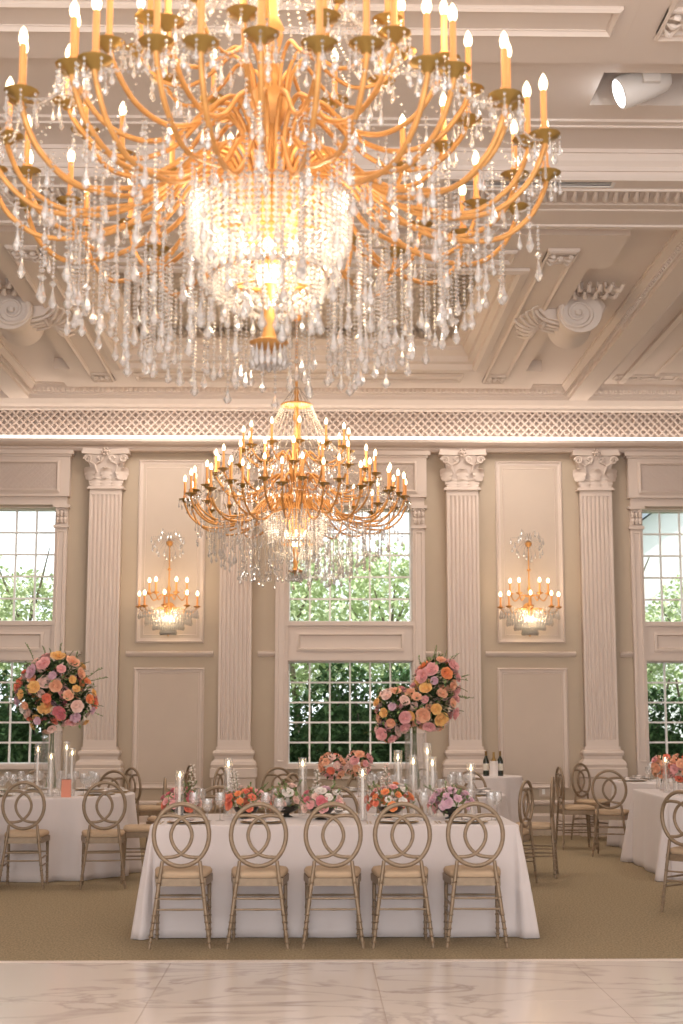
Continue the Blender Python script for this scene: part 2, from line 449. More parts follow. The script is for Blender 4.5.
for i, (a, b) in enumerate(BAYS):
    m = MB(); yo = W-.14
    # side strips
    for s, x in ((-1, a), (1, b)):
        xa, xb = (x-.165, x) if s < 0 else (x, x+.165)
        m.box(xa, xb, W-.07, W+.02, 0, 4.37)
        m.loop(xa+.03, xb-.03, .95, 4.02, [(0, W-.07), (.0, W-.085), (.015, W-.085), (.02, W-.07)], 'xz')
        m.box(xa-.02, xb+.02, W-.10, W, 4.06, 4.10); m.box(xa-.03, xb+.03, W-.12, W, 4.33, 4.37)
        cx = (xa+xb)/2
        for dz in (4.14, 4.23):
            for dx in (-.05, 0, .05):
                m.lathe([(0, -.03), (.022, -.01), (.03, .03), (.018, .06), (0, .065)], (cx+dx, W-.09, dz), 8)
        for dx in (-.05, .05):
            m.tube([(cx+dx+(.03-.0025*k)*math.cos(k*.7), W-.105, 4.30+(.03-.0025*k)*math.sin(k*.7)) for k in range(11)], .009, 5)
    # entablature
    xa, xb = a-.19, b+.19
    m.box(xa+.03, xb-.03, W-.09, W, 4.37, 4.48)
    m.box(xa, xb, yo, W, 4.48, 5.02)
    m.loop(xa+.13, xb-.13, 4.53, 4.97, [(0, yo), (0, yo-.02), (.03, yo-.035), (.05, yo-.01), (.05, yo)], 'xz')
    lattice(m, xa+.18, xb-.18, 4.58, 4.92, yo-.012, .075, .008)
    for e, z0, z1 in ((.02, 5.02, 5.05), (.05, 5.05, 5.10), (.03, 5.10, 5.14)): m.box(xa-e, xb+e, yo-e, W, z0, z1)
    # spandrel panel and sill
    m.box(a, b, W-.03, W+.1, LZ1, UZ0)
    m.loop(a+.12, b-.12, LZ1+.12, UZ0-.14, [(0, W-.03), (0, W-.05), (.03, W-.06), (.045, W-.035), (.045, W-.03)], 'xz')
    m.box(a-.01, b+.01, W-.06, W+.15, UZ0-.05, UZ0+.005); m.box(a-.02, b+.02, W-.08, W+.15, LZ0-.05, LZ0)
    m.loop(a+.12, b-.12, .34, LZ0-.15, [(0, W), (0, W-.03), (.03, W-.04), (.045, W-.01), (.045, W)], 'xz')
    struct('trim_%d' % (11+i), m, M['trim'], smooth=30)

# crown ledge, cove light, lattice frieze
m = MB()
m.prism([(W, 5.10), (W-.16, 5.10), (W-.19, 5.13), (W-.19, 5.15), (W-.28, 5.17), (W-.32, 5.20), (W-.32, 5.235), (W-.27, 5.235), (W-.27, 5.20), (W, 5.20)][::-1], XL, XR, 'x')
struct('trim_14', m, M['trim'])
m = MB(); m.box(XL, XR, W-.12, W-.075, 5.20, 5.315)
o = m.build('cove_light', M['led']); tag(o, 'long glowing strip of cove lighting lying on the ledge under the lattice frieze', 'light')
m = MB(); lattice(m, -6.2, 6.9, 5.24, 5.66, W-.05, .105, .017, .06)
m.box(-6.2, 6.9, W-.012, W, 5.2, 5.7)
struct('trim_15', m, M['trim'])
m = MB()
m.prism([(W, 5.66), (W-.12, 5.66), (W-.14, 5.68), (W-.14, 5.71), (W-.19, 5.74), (W-.24, 5.80), (W-.24, 5.82), (W, 5.82)][::-1], XL, XR, 'x')
struct('trim_16', m, M['ceil'])

# ------------------------------------------------------------------ ceiling
ZB, ZC = 5.80, 6.0
HX = 3.655; BW = .26
Y0, Y1 = 12.0, 18.85
m = MB()
m.box(XL-.3, XR+.3, YB, W+.3, 6.5, 6.65)                       # deck above
m.box(XL, XR, Y1+.003, W, ZB, 6.5)                                   # far edge
def bays(y0, y1, ytop0=None):
    for x0, x1, sub in ((XC-HX, XC+HX, True), (XC+HX+BW, XR, False), (XL, XC-HX-BW, False)):
        m.loop(x0, x1, y0, y1, [(0, ZB), (0, ZB+.05), (.025, ZB+.05), (.025, ZB+.085), (.06, ZB+.12), (.09, ZB+.17), (.11, ZB+.17), (.11, ZC)])
        if sub: yield (x0+.11, x1-.11, y0+.11, y1-.11)
        else:
            m.quad((x0, y0, ZC), (x1, y0, ZC), (x1, y1, ZC), (x0, y1, ZC))
            m.loop(x0+.35, x1-.35, y0+.45, y1-.30, [(0, ZC), (0, ZC-.04), (.06, ZC-.06), (.10, ZC-.02), (.14, ZC-.02), (.14, ZC)])
            m.loop(x0+.75, x1-.75, y0+.85, y1-.70, [(0, ZC), (0, ZC-.02), (.03, ZC-.035), (.05, ZC-.01), (.05, ZC)])
def ring(x0, x1, y0, y1, a0, a1, b0, b1, z):
    for q in (((x0, y0), (x1, y0), (a1, b0), (a0, b0)), ((x1, y0), (x1, y1), (a1, b1), (a1, b0)), ((x1, y1), (x0, y1), (a0, b1), (a1, b1)), ((x0, y1), (x0, y0), (a0, b0), (a0, b1))):
        m.quad(*[(x, y, z) for x, y in q])
SL = []
for cy, (y0, y1) in ((15.4, (Y0, Y1)), (5.95, (2.5, 10.85))):
    for (x0, x1, ya, yb) in bays(y0, y1):
        op = (XC-2.2, XC+2.2, cy-1.95, cy+1.95)
        ox = 2.87
        if cy > 10:
            ring(x0, x1, ya, yb, *op[:2], op[2], op[3], ZC)
        else:   # near bay: ceiling sheet with a square opening for the moving head lamp
            hx0, hx1, hy0, hy1 = 2.03, 3.05, 9.40, 9.93
            ring(x0, x1, ya, 9.2, *op[:2], op[2], op[3], ZC)
            ring(x0, x1, 9.2, yb, hx0, hx1, hy0, hy1, ZC)
            m.loop(hx0, hx1, hy0, hy1, [(0, ZC), (0, ZC+.35)])
            m.box(x0, x1, 10.18, 10.25, ZC-.02, ZC); m.box(x0, x1, 10.25, 10.28, ZC-.035, ZC)
        # slab with ears: boxes
        zs = ZC-.14
        sx = 2.87; ex = 3.07
        yy0, yy1 = cy-3.02, cy+3.02
        for s in (-1, 1):
            xa, xb = sorted((XC+s*2.2, XC+s*sx)); m.box(xa, xb, yy0+.002, yy1-.002, zs, ZC)
            xa, xb = sorted((XC+s*sx, XC+s*ex)); m.box(xa, xb, yy0, yy0+.95, zs, ZC); m.box(xa, xb, yy1-.95, yy1, zs, ZC)
        m.box(XC-2.2, XC+2.2, yy0, cy-1.95, zs+.001, ZC); m.box(XC-2.2, XC+2.2, cy+1.95, yy1, zs+.001, ZC)
        # opening with steps up to the relief panel
        m.loop(*op, [(0, zs), (-.10, zs-.0), (-.10, zs-.025), (-.02, zs-.04), (.02, zs-.02), (.02, zs+.05), (.08, zs+.07), (.08, zs+.14), (.15, zs+.2), (.15, zs+.25), (.26, zs+.3), (.26, zs+.34)])
        SL.append((op, cy))
        # long channel frames on the slab
        for s in (-1, 1):
            xa, xb = sorted((XC+s*2.38, XC+s*2.68))
            m.loop(xa, xb, cy-2.65, cy+2.65, [(0, zs), (0, zs-.02), (.02, zs-.035), (.04, zs-.01), (.05, zs-.01), (.05, zs)])
        for s in (-1, 1):
            ya_, yb_ = sorted((cy+s*2.25, cy+s*2.60))
            m.loop(XC-2.1, XC+2.1, ya_, yb_, [(0, zs), (0, zs-.02), (.02, zs-.035), (.04, zs-.01), (.05, zs-.01), (.05, zs)])
m.quad((XC+HX, 2.5, ZB), (XC+HX+BW, 2.5, ZB), (XC+HX+BW, Y1, ZB), (XC+HX, Y1, ZB))
m.quad((XC-HX-BW, 2.5, ZB), (XC-HX, 2.5, ZB), (XC-HX, Y1, ZB), (XC-HX-BW, Y1, ZB))
m.box(XL, XR, 10.85, Y0, ZB-.0005, ZB+.001); m.box(XL, XR, YB, 2.5, ZB, 6.5)
m.box(XL, XR, 11.55, 11.62, ZB-.015, ZB); m.box(XL, XR, 11.93, 12.0, ZB-.02, ZB); m.box(XL, XR, 10.85, 10.89, ZB-.02, ZB)
struct('ceiling', m, M['ceil'])
m = MB()
for (x0, x1, y0, y1), cy in SL:
    m.quad((x0+.26, y0+.26, 6.2), (x1-.26, y0+.26, 6.2), (x1-.26, y1-.26, 6.2), (x0+.26, y1-.26, 6.2))
    m.quad((x0, y0, 6.21), (x1, y0, 6.21), (x1, y1, 6.21), (x0, y1, 6.21))
    # acanthus leaves round the panel edge
    for k in range(60):
        for s in (-1, 1):
            x = x0+.32+(x1-x0-.64)*k/59
            for yy, d in ((y1-.32, -1), (y0+.32, 1)):
                if s > 0: m.tube([(x, yy, 6.19), (x+.03*(k % 2*2-1), yy+d*.10, 6.155), (x, yy+d*.26, 6.15), (x-.03, yy+d*.33, 6.18)], [.02, .03, .03, .005], 5)
            y = y0+.32+(y1-y0-.64)*k/59; xx = x0+.32 if s < 0 else x1-.32
            m.tube([(xx, y, 6.19), (xx-s*.10, y+.03*(k % 2*2-1), 6.155), (xx-s*.26, y, 6.15), (xx-s*.33, y-.03, 6.18)], [.02, .03, .03, .005], 5)
struct('ceiling_panel', m, M['relief'])
# ornaments: egg and dart band, dentils, leaf squares
m = MB()
x = -5.0
while x < 5.6:
    m.tube([(x, 11.12, ZB-.002), (x+.01, 11.24, ZB-.03), (x+.045, 11.38, ZB-.004)], [.012, .026, .012], 6)
    m.tube([(x+.04, 11.12, ZB), (x+.05, 11.35, ZB-.012)], .006, 4); x += .085
m.box(XL, XR, 11.08, 11.10, ZB-.02, ZB); m.box(XL, XR, 11.40, 11.42, ZB-.02, ZB)
x = -6
while x < 6.5:
    m.box(x, x+.035, Y1-.085, Y1-.02, ZB+.085, ZB+.13); x += .065
for s in (-1, 1):
    for dx in (.04, -(BW+.04)):
        y = 9.5
        while y < Y1:
            xx = XC+s*(HX-dx); m.tube([(xx-.03, y, ZB+.075), (xx, y+.02, ZB+.055), (xx+.03, y, ZB+.075)], .014, 5); y += .075
zs = ZC-.14
def rosette(cx, cy, z, w, h):
    m.loop(cx-w, cx+w, cy-h, cy+h, [(0, z), (0, z-.025), (.02, z-.03), (.03, z-.006)], close=True)
    for s in (-1, 1):
        for q in range(3):
            pts = [(cx+s*.02, cy, z-.02), (cx+s*w*.5, cy+(q-1)*h*.7, z-.045), (cx+s*w*.85, cy+(q-1)*h*.35, z-.02)]
            m.tube(catmull(pts, 3), [.012]*3+[.022]*2+[.008]*2, 6)
    m.lathe([(0, -.06), (.025, -.05), (.04, -.02), (.03, 0)], (cx, cy, z), 8)
for (op, cy) in SL:
    for s in (-1, 1):
        for t in (-1, 1):
            rosette(XC+s*2.53, cy+t*2.42, zs, .15, .16)
for sx in (4.3, 5.1, -4.65): rosette(sx, 18.30, ZC, .32, .12)
struct('trim_17', m, M['ceil'], smooth=40)

# scroll brackets on both sides of each panel
def scroll(s):
    root = bpy.data.objects.new('trim_18', None); COL.objects.link(root); root['kind'] = 'structure'
    m = MB(); R0 = .21
    # spiral outline extruded along y, waisted in the middle
    N = 30; prof = [(.0, 1), (.05, 1.02), (.12, .92), (.25, .80), (.38, .80), (.5, .92), (.58, 1.02), (.63, 1.0)]
    vs, fs = [], []
    for (y, k) in prof:
        for i in range(N):
            t = 2*PI*i/N; r = R0*k*(1+.10*math.cos(t-.6)); vs.append((s*r*math.cos(t), y, r*math.sin(t)))
    for a in range(len(prof)-1):
        for i in range(N): fs.append((a*N+i, a*N+(i+1) % N, (a+1)*N+(i+1) % N, (a+1)*N+i))
    fs += [tuple(range(N)), tuple((len(prof)-1)*N+i for i in range(N))]
    m.add(vs, fs)
    for y in (-.015, .645):
        pts = []
        for k in range(46):
            t = k*.30; r = .19*(1-k/50); pts.append((s*r*math.cos(t+1.2), y, r*math.sin(t+1.2)))
        m.tube(pts, [.026*(1-k/70) for k in range(46)], 6)
        m.lathe([(0, -.035), (.03, -.02), (.035, .02), (0, .03)], (0, y, 0), 8)
    m.build('volute', M['ceil'], root, 35)
    m = MB()
    # bracket body sweeping up into the slab and down into a second smaller curl
    body = [(.05, .20), (.20, .22), (.28, .05), (.23, -.12), (.10, -.26), (-.10, -.30), (-.28, -.22), (-.36, -.06), (-.33, .12), (-.15, .22)]
    prof = [(s*x, z*.55+.10) for x, z in body]
    if s < 0: prof = prof[::-1]
    m.prism(prof, .10, .53, 'y')
    for dy in (.16, .27, .36, .47):
        pts = [(s*(x*1.03), dy, z*.57+.10) for x, z in body[2:9]]
        m.tube(catmull(pts, 4), .018, 6)
    m.build('bracket', M['ceil'], root, 40)
    m = MB()
    for k in range(7):      # leaf spray on the inner side
        a = -1.0+2.0*k/6
        base = Vector((-s*.30, .30+.10*a, -.02))
        tip = base+Vector((-s*(.26-.10*abs(a)), .36*a, .03-.03*abs(a)))
        mid = (base+tip)/2+Vector((0, 0, -.07))
        m.tube(catmull([base, mid, tip, tip+Vector((s*.05, .05*a, .03))], 4), [.008]*3+[.018]*3+[.015]*4+[.007]*3, 6)
    for k in range(5):
        m.lathe([(0, -.04), (.03, -.02), (.04, .01), (0, .04)], (-s*(.32+.035*math.cos(k*1.25)), .30+.08*math.sin(k*1.25), -.03), 8)
    m.build('leaf_spray', M['ceil'], root, 40)
    m = MB()
    for row, yy in enumerate((-.12, -.34)):      # curled leaf tufts on the outer side of the slab
        for k in range(5):
            t = (k-2)/2; x_ = -s*.02+s*.07*k
            m.tube(catmull([(x_, yy, .22), (x_+s*.02*t, yy-.03, .13), (x_+s*.05*t, yy-.10, .10), (x_+s*.07*t, yy-.15, .14)], 4), [.014]*4+[.026]*5+[.018]*4, 6)
    m.build('leaf_tuft', M['ceil'], root, 40)
    return root
k = 18
for s in (-1, 1):
    base = scroll(s); base.location = (XC+s*3.0, 14.6, 5.78); base.scale = (1.12, 1.12, 1.05); base.name = 'trim_%d' % k; k += 1
    b2 = dup(base, (XC+s*3.0, 5.15, 5.78)); b2.name = 'trim_%d' % k; k += 1

# air vents in the cross beam
vent = thing('ceiling_vent', 'long slatted air vent in the ceiling cross beam beside the large chandelier', 'vent', (1.83, 10.965, ZB))
m = MB(); m.loop(-.75, .6, -.07, .07, [(0, 0), (0, -.012), (.02, -.012), (.03, .0)]); m.build('frame', M['steel'], vent)
m = MB(); m.box(-.72, .57, -.045, .045, -.004, -.002); m.build('backing', M['dark'], vent)  # flat dark sheet in place of the shade behind the slats
m = MB()
for j in (-.015, .015): m.box(-.72, .57, j-.002, j+.002, -.008, -.004)
m.build('slat', M['steel'], vent)

# moving head spotlight
sp = thing('moving_spotlight', 'white moving-head spotlight with lit lens hanging from a square ceiling opening', 'spotlight', (2.30, 9.60, ZC+.08))
m = MB(); m.box(-.10, .26, -.14, .14, .1, .25); m.build('base', M['steel'], sp)
for s in (-1, 1):
    m = MB(); m.box(.02, .14, s*.145-.02, s*.145+.02, -.12, .12); m.build('yoke_arm', M['steel'], sp)
m = MB(); m.T = Matrix.Translation((.06, 0, -.07)) @ Matrix.Rotation(math.radians(-112), 4, 'Y') @ Matrix.Rotation(0, 4, 'X')
m.lathe([(.075, -.18), (.10, -.15), (.115, -.05), (.118, .10), (.122, .14), (.115, .19), (.105, .20), (.1, .19)], n=24, cap=True)
m.T = Matrix.Translation((.06, 0, -.07)) @ Matrix.Rotation(math.radians(-112), 4, 'Y')
hd = m.build('head', M['steel'], sp, 35)
m = MB(); m.T = Matrix.Translation((.06, 0, -.07)) @ Matrix.Rotation(math.radians(-112), 4, 'Y')
m.lathe([(0, .207), (.088, .205), (.09, .195)], n=20, cap=False); m.build('lens', M['lens'], hd)
for x_, y_ in ((0, 0),):
    m = MB(); m.box(2.0, 3.08, 9.38, 9.95, 6.36, 6.38); struct('trim_22', m, M['dark'])  # lid coloured dark for the shade inside the opening

# ------------------------------------------------------------------ chandelier
Z0 = 3.88
def rz_pts(pts, ang): return [(r*math.cos(ang), r*math.sin(ang), z-Z0) for r, z in pts]
TIERS = [ (1.21, 3.87, 18, 0), (1.12, 3.94, 18, 10), (.88, 4.15, 18, 5), (.58, 4.43, 12, 0) ]
def arm_path(Rr, zc):
    if Rr > 1: P = [(.10, 3.56), (.13, 3.76), (.22, 3.90), (.35, 3.88), (.50, 3.72), (.70, zc-.28), (Rr-.24, zc-.30), (Rr-.08, zc-.20), (Rr-.005, zc-.06), (Rr, zc)]
    elif Rr > .7: P = [(.09, 3.90), (.12, 4.05), (.20, 4.15), (.30, 4.10), (.42, zc-.18), (.58, zc-.24), (.74, zc-.20), (Rr-.03, zc-.08), (Rr, zc)]
    else: P = [(.07, 4.2), (.10, 4.34), (.17, 4.41), (.25, 4.34), (.36, zc-.16), (.48, zc-.14), (Rr-.02, zc-.05), (Rr, zc)]
    return P
def strand_mesh(L, sp_, r, pend, seed):
    r *= 1.15
    rr = random.Random(seed); m = MB(); z = 0
    while z > -L: m.octa((0, 0, z), r*rr.uniform(.85, 1.1), r, 4); z -= sp_
    if pend: m.octa((0, 0, z-.012), .016, .018, 6); m.drop((0, 0, z-.03), .019, pend, 6)
    return m.mesh('crystal_strand', M['crystal'])
def curtain(m, p0, p1, n, r, sag=0):
    p0, p1 = Vector(p0), Vector(p1)
    for i in range(n+1):
        t = i/n; p = p0.lerp(p1, t); p.z -= sag*4*t*(1-t); m.octa(p, r, r, 4)
def chandelier(loc, label):
    root = thing('crystal_chandelier', label, 'chandelier', loc)
    m = MB()
    m.lathe([(.0, 3.0), (.02, 3.01), (.028, 3.04), (.014, 3.07), (.06, 3.085), (.085, 3.105), (.035, 3.125), (.024, 3.16), (.036, 3.20), (.022, 3.24), (.030, 3.29), (.04, 3.33), (.03, 3.37), (.04, 3.40), (.045, 3.50),
             (.10, 3.54), (.13, 3.60), (.10, 3.66), (.06, 3.72), (.05, 3.80), (.10, 3.86), (.12, 3.92), (.07, 4.0), (.045, 4.08), (.08, 4.16), (.09, 4.22), (.05, 4.3), (.03, 4.4), (.05, 4.48), (.06, 4.54), (.03, 4.6),
             (.022, 4.75), (.04, 4.8), (.025, 4.86), (.02, 4.92), (.17, 4.935), (.18, 4.95), (.15, 4.965), (.03, 4.99), (.02, 5.05), (.035, 5.10), (.015, 5.15), (.014, 6.2)], (0, 0, -Z0), 16)
    m.build('stem', M['gold'], root, 40)
    m = MB()
    for rr_, z in ((.35, 3.735), (.24, 3.41)):
        m.tube([(rr_*math.cos(t*PI/16), rr_*math.sin(t*PI/16), z-Z0) for t in range(32)], .012 if rr_ < .5 else .0035, 5, closed=True)
    for k in range(8):
        a = k*PI/4; m.tube([(.05*math.cos(a), .05*math.sin(a), 3.62-Z0), (.35*math.cos(a), .35*math.sin(a), 3.72-Z0)], .007, 5)
        m.tube([(.04*math.cos(a), .04*math.sin(a), 3.40-Z0), (.24*math.cos(a), .24*math.sin(a), 3.41-Z0)], .006, 5)
    m.build('basket_ring', M['gold'], root, 40)
    m = MB(); m.lathe([(0, 3.36-Z0), (.05, 3.37-Z0), (.055, 3.41-Z0), (.05, 3.44-Z0)], n=12)
    m.build('lamp', M['lampglow'], root, 60)
    for k in range(6):
        m = MB(); a = k*PI/3+.5; m.lathe([(0, -.03), (.022, -.01), (.02, .02), (0, .04)], (.12*math.cos(a), .12*math.sin(a), 3.50-Z0), 8)
        m.build('lamp', M['lampglow'], root, 60)
    mc, md = {}, {}
    cup = MB(); cup.lathe([(.0, -.035), (.018, -.03), (.028, -.012), (.058, -.002), (.068, .008), (.060, .010), (.03, .006), (.016, .012), (.016, .02), (0, .02)], n=12)
    cupm = cup.mesh('candle_cup', M['dgold'], 50)
    cn = MB(); cn.lathe([(.021, .015), (.019, .04), (.0135, .045), (.0135, .19), (.011, .20)], n=8); cnm = cn.mesh('candle', M['candle'], 40)
    bl = MB(); bl.lathe([(.009, .198), (.016, .212), (.0185, .228), (.015, .248), (.007, .265), (.0015, .274)], n=8); blm = bl.mesh('bulb', M['bulb'], 60)
    dr = MB()
    for k in range(6):
        a = k*PI/3; x_, y_ = .062*math.cos(a), .062*math.sin(a)
        dr.octa((x_, y_, -.012), .008, .010); dr.octa((x_, y_, -.032), .007, .009)
        dr.drop((x_, y_, -.040), .013, .065 if k % 2 else .05, 6)
    drm = dr.mesh('crystal_drops', M['crystal'])
    for (Rr, zc, cnt, off) in TIERS:
        m = MB(); pts = catmull([(r, 0, z-Z0) for r, z in arm_path(Rr, zc)], 5)
        m.tube(pts, .0115 if Rr > .7 else .009, 8)
        me = m.mesh('arm', M['gold'], 60)
        for k in range(cnt):
            a = math.radians(off+360*k/cnt)
            ar = obj('arm', me, root, rz=a)
            p = (Rr, 0, zc-Z0)
            for nm, mm in (('candle_cup', cupm), ('candle', cnm), ('bulb', blm), ('crystal_drops', drm)):
                o = obj(nm, mm, ar, p)
                if nm == 'crystal_drops': o['kind'] = 'stuff'
    # strands that hang as parts
    S = [strand_mesh(.32, .017, .0075, .075, 1), strand_mesh(.36, .017, .0075, .085, 2), strand_mesh(.20, .02, .009, .095, 3), strand_mesh(.12, .02, .009, .10, 4)]
    rr = random.Random(5)
    for (cnt, r_, z_, me) in ((30, .60, 3.46, S[0]), (26, .78, 3.60, S[1]), (24, .96, 3.58, S[2]), (20, 1.13, 3.66, S[3])):
        for k in range(cnt):
            a = 2*PI*k/cnt+rr.uniform(-.06, .06); q = r_*rr.uniform(.94, 1.05)
            obj('crystal_strand', me, root, (q*math.cos(a), q*math.sin(a), z_-Z0+rr.uniform(-.04, .03)), rz=rr.uniform(0, 3))
    # everything else: basket, bead tent, swags, inner curtain
    m = MB()
    bk = MB()
    for k in range(60):
        a = 2*PI*k/60; c, s_ = math.cos(a), math.sin(a)
        curtain(bk, (.355*c, .355*s_, 3.73-Z0), (.345*c, .345*s_, 3.56-Z0), 6, .0175)
        curtain(bk, (.345*c, .345*s_, 3.535-Z0), (.25*c, .25*s_, 3.42-Z0), 5, .0155)
    for k in range(42):
        a = 2*PI*k/42; c, s_ = math.cos(a), math.sin(a)
        curtain(bk, (.24*c, .24*s_, 3.40-Z0), (.235*c, .235*s_, 3.32-Z0), 4, .0135)
        if k % 2: curtain(bk, (.23*c, .23*s_, 3.30-Z0), (.10*c, .10*s_, 3.24-Z0), 5, .013)
        bk.drop((.30*c, .30*s_, 3.44-Z0), .016, .07)
    o = bk.build('crystal_basket', M['basket'], root); o['kind'] = 'stuff'
    rr2 = random.Random(77)
    for k in range(85):
        a = rr2.uniform(0, 2*PI); q = rr2.uniform(.42, 1.08); c, s_ = math.cos(a), math.sin(a)
        zt = 3.66 if q > .72 else 3.44; zb = 3.02+.42*max(0, (q-.4)/.7)**1.2+rr2.uniform(0, .10)
        curtain(m, (q*c, q*s_, zt-Z0), (q*c, q*s_, zb-Z0), int((zt-zb)/.019), .0085); m.drop((q*c, q*s_, zb-.01-Z0), .022, .08)
    for k in range(34):
        a = 2*PI*k/34; c, s_ = math.cos(a), math.sin(a)
        curtain(m, (.17*c, .17*s_, 4.94-Z0), (.50*c, .50*s_, 4.40-Z0), 30, .009, .07)
        if k % 2: curtain(m, (.03*c, .03*s_, 5.14-Z0), (.17*c, .17*s_, 4.95-Z0), 12, .007)
    for k in range(46):
        a = 2*PI*k/46+.05; c, s_ = math.cos(a), math.sin(a); q = .42+.06*(k % 4)
        zt = 3.43
        L = .26+.07*(k % 3); curtain(m, (q*c, q*s_, zt-Z0), (q*c, q*s_, zt-L-Z0), int(L/.018), .0085); m.drop((q*c, q*s_, zt-.01-L-Z0), .021, .075)
    for k in range(16):
        a = 2*PI*k/16; c, s_ = math.cos(a), math.sin(a)
        m.drop((.07*c, .07*s_, 3.09-Z0), .02, .10); q = .12+.02*(k % 2)
        m.drop((.20*c, .20*s_, 3.26-Z0), .016, .07)
    for k in range(8):
        a = 2*PI*k/8; m.octa((.035*math.cos(a), .035*math.sin(a), 3.0-Z0), .02, .02, 6)
    for (Rr, zc, cnt, off) in TIERS:   # swags from cup to cup and inward
        for k in range(cnt):
            a0 = math.radians(off+360*k/cnt); a1 = math.radians(off+360*(k+1)/cnt)
            nb = int(Rr*(a1-a0)/.021)+2
            curtain(m, (Rr*math.cos(a0), Rr*math.sin(a0), zc-.01-Z0), (Rr*math.cos(a1), Rr*math.sin(a1), zc-.01-Z0), nb, .0075, .055)
            if Rr > .7:
                q = Rr-.26; curtain(m, (Rr*math.cos(a0), Rr*math.sin(a0), zc-Z0), (q*math.cos(a0), q*math.sin(a0), zc+.24-Z0), 15, .007, .09)
            for f_, h_ in ((.42, .05), (.55, .06), (.68, .07), (.8, .06), (.9, .07)):
                q = Rr*f_; P = arm_path(Rr, zc); z = min(P, key=lambda p: abs(p[0]-q))[1]-.02
                m.octa((q*math.cos(a0), q*math.sin(a0), z-Z0), .010); m.octa((q*math.cos(a0), q*math.sin(a0), z-.022-Z0), .009); m.octa((q*math.cos(a0), q*math.sin(a0), z-.044-Z0), .009); m.drop((q*math.cos(a0), q*math.sin(a0), z-.054-Z0), .014, h_)
    o = m.build('crystal_beads', M['crystal'], root); o['kind'] = 'stuff'
    # canopy
    m = MB(); m.lathe([(.02, 2.02), (.06, 2.04), (.12, 2.08), (.16, 2.12), (.17, 2.17), (.18, 6.2-Z0)], n=20); m.build('canopy', M['gold'], root, 40)
    return root
c1 = chandelier((XC, 5.95, Z0), 'huge gold and crystal candle chandelier filling the top of the picture')
c2 = dup(c1, (XC, 15.4, Z0), math.radians(4), 'gold and crystal candle chandelier hanging in front of the central window, seen whole')

# ------------------------------------------------------------------ sconces
def sconce(loc, label):
    root = thing('wall_sconce', label, 'sconce', loc, group='crystal candle sconces on the far wall')
    m = MB(); m.lathe([(0, -.40), (.012, -.38), (.02, -.33), (.008, -.30), (.03, -.12), (.045, -.05), (.03, 0), (.012, .05), (.012, .2), (.03, .24), (.012, .28), (.008, .48), (.03, .50), (.01, .52), (.007, .80), (.035, .82), (.05, .86), (.03, .88), (0, .89)], (0, -.13, 0), 12)
    m.build('stem', M['gold'], root, 50)
    m = MB(); m.T = Matrix.Rotation(PI/2, 4, 'X'); m.lathe([(.07, 0), (.07, .02), (.04, .035), (.0, .035)], n=16); m.T = Matrix.Identity(4)
    m.tube([(0, -.03, 0), (0, -.13, 0)], .012, 8); m.build('back_plate', M['gold'], root, 50)
    cn = MB(); cn.lathe([(.02, .0), (.02, .02), (.013, .022), (.013, .13), (.010, .14)], n=8); cnm = cn.mesh('candle', M['candle'], 40)
    bl = MB(); bl.lathe([(.009, .138), (.018, .155), (.021, .170), (.015, .192), (.0015, .208)], n=8); blm = bl.mesh('bulb', M['bulb'], 60)
    cp = MB(); cp.lathe([(0, -.03), (.02, -.02), (.045, -.005), (.05, .003), (.0, .006)], n=10); cpm = cp.mesh('candle_cup', M['gold'], 50)
    for Rr, zc, angs in ((.39, -.0, (184, 220, 266, 312, 350)), (.26, .18, (188, 233, 296, 340))):
        for a in angs:
            t = math.radians(a); ex, ey = Rr*math.cos(t), -.13+Rr*.75*math.sin(t)
            P = [(.02*math.cos(t), -.13+.02*math.sin(t), zc-.04), (ex*.4, -.13+(ey+.13)*.4, zc-.02), (ex*.75, -.13+(ey+.13)*.75, zc-.10), (ex, ey, zc-.01)]
            mm = MB(); mm.tube(catmull(P, 5), .008, 6); ar = mm.build('arm', M['gold'], root, 60)
            obj('candle_cup', cpm, ar, (ex, ey, zc)); obj('candle', cnm, ar, (ex, ey, zc)); obj('bulb', blm, ar, (ex, ey, zc))
    m = MB(); m.lathe([(0, -.22), (.05, -.20), (.075, -.16), (.06, -.13), (0, -.12)], (0, -.13, 0), 12); m.build('lamp', M['lampglow'], root, 60)
    m = MB(); rr = random.Random(3)
    for k in range(22):
        a = PI+PI*k/21; c, s_ = math.cos(a), math.sin(a)
        curtain(m, (.26*c, -.13+.20*s_, -.06), (.24*c, -.13+.19*s_, -.16), 4, .012); curtain(m, (.24*c, -.13+.19*s_, -.16), (.05*c, -.13+.05*s_, -.34), 12, .012)
        curtain(m, (.39*c, -.13+.29*s_, -.02), (.26*c, -.13+.20*s_, -.06), 8, .010, .04)
        m.drop((.39*c, -.13+.29*s_, -.05), .022, .12); m.drop((.30*c, -.13+.23*s_, -.12), .022, .14)
        m.drop((.15*c, -.13+.12*s_, -.14), .014, .09)
        m.drop((.10*c, -.13+.08*s_, -.28), .02, .10); m.drop((.20*c, -.13+.15*s_, -.2), .02, .12)
        b = 2*PI*k/22; r1 = rr.uniform(.14, .25)      # spray of crystals at the top
        curtain(m, (0, -.13, .87), (r1*math.cos(b), -.13-.05, .87+r1*math.sin(b)*.8), 9, .009, -.03)
        m.drop((r1*math.cos(b), -.18, .87+r1*math.sin(b)*.8), .021, .09)
        curtain(m, (0, -.13, .84), (.26*c, -.13+.195*s_, .2), 24, .005, .10) if k % 4 == 0 else None
    o = m.build('crystal_beads', M['crystal'], root); o['kind'] = 'stuff'
    return root
s1 = sconce((-1.925, W-.04, 2.99), 'gold crystal candle sconce on the wall panel left of the hanging far chandelier')
s2 = dup(s1, (2.885, W-.04, 2.99), 0, 'gold crystal candle sconce on the wall panel right of the central window')

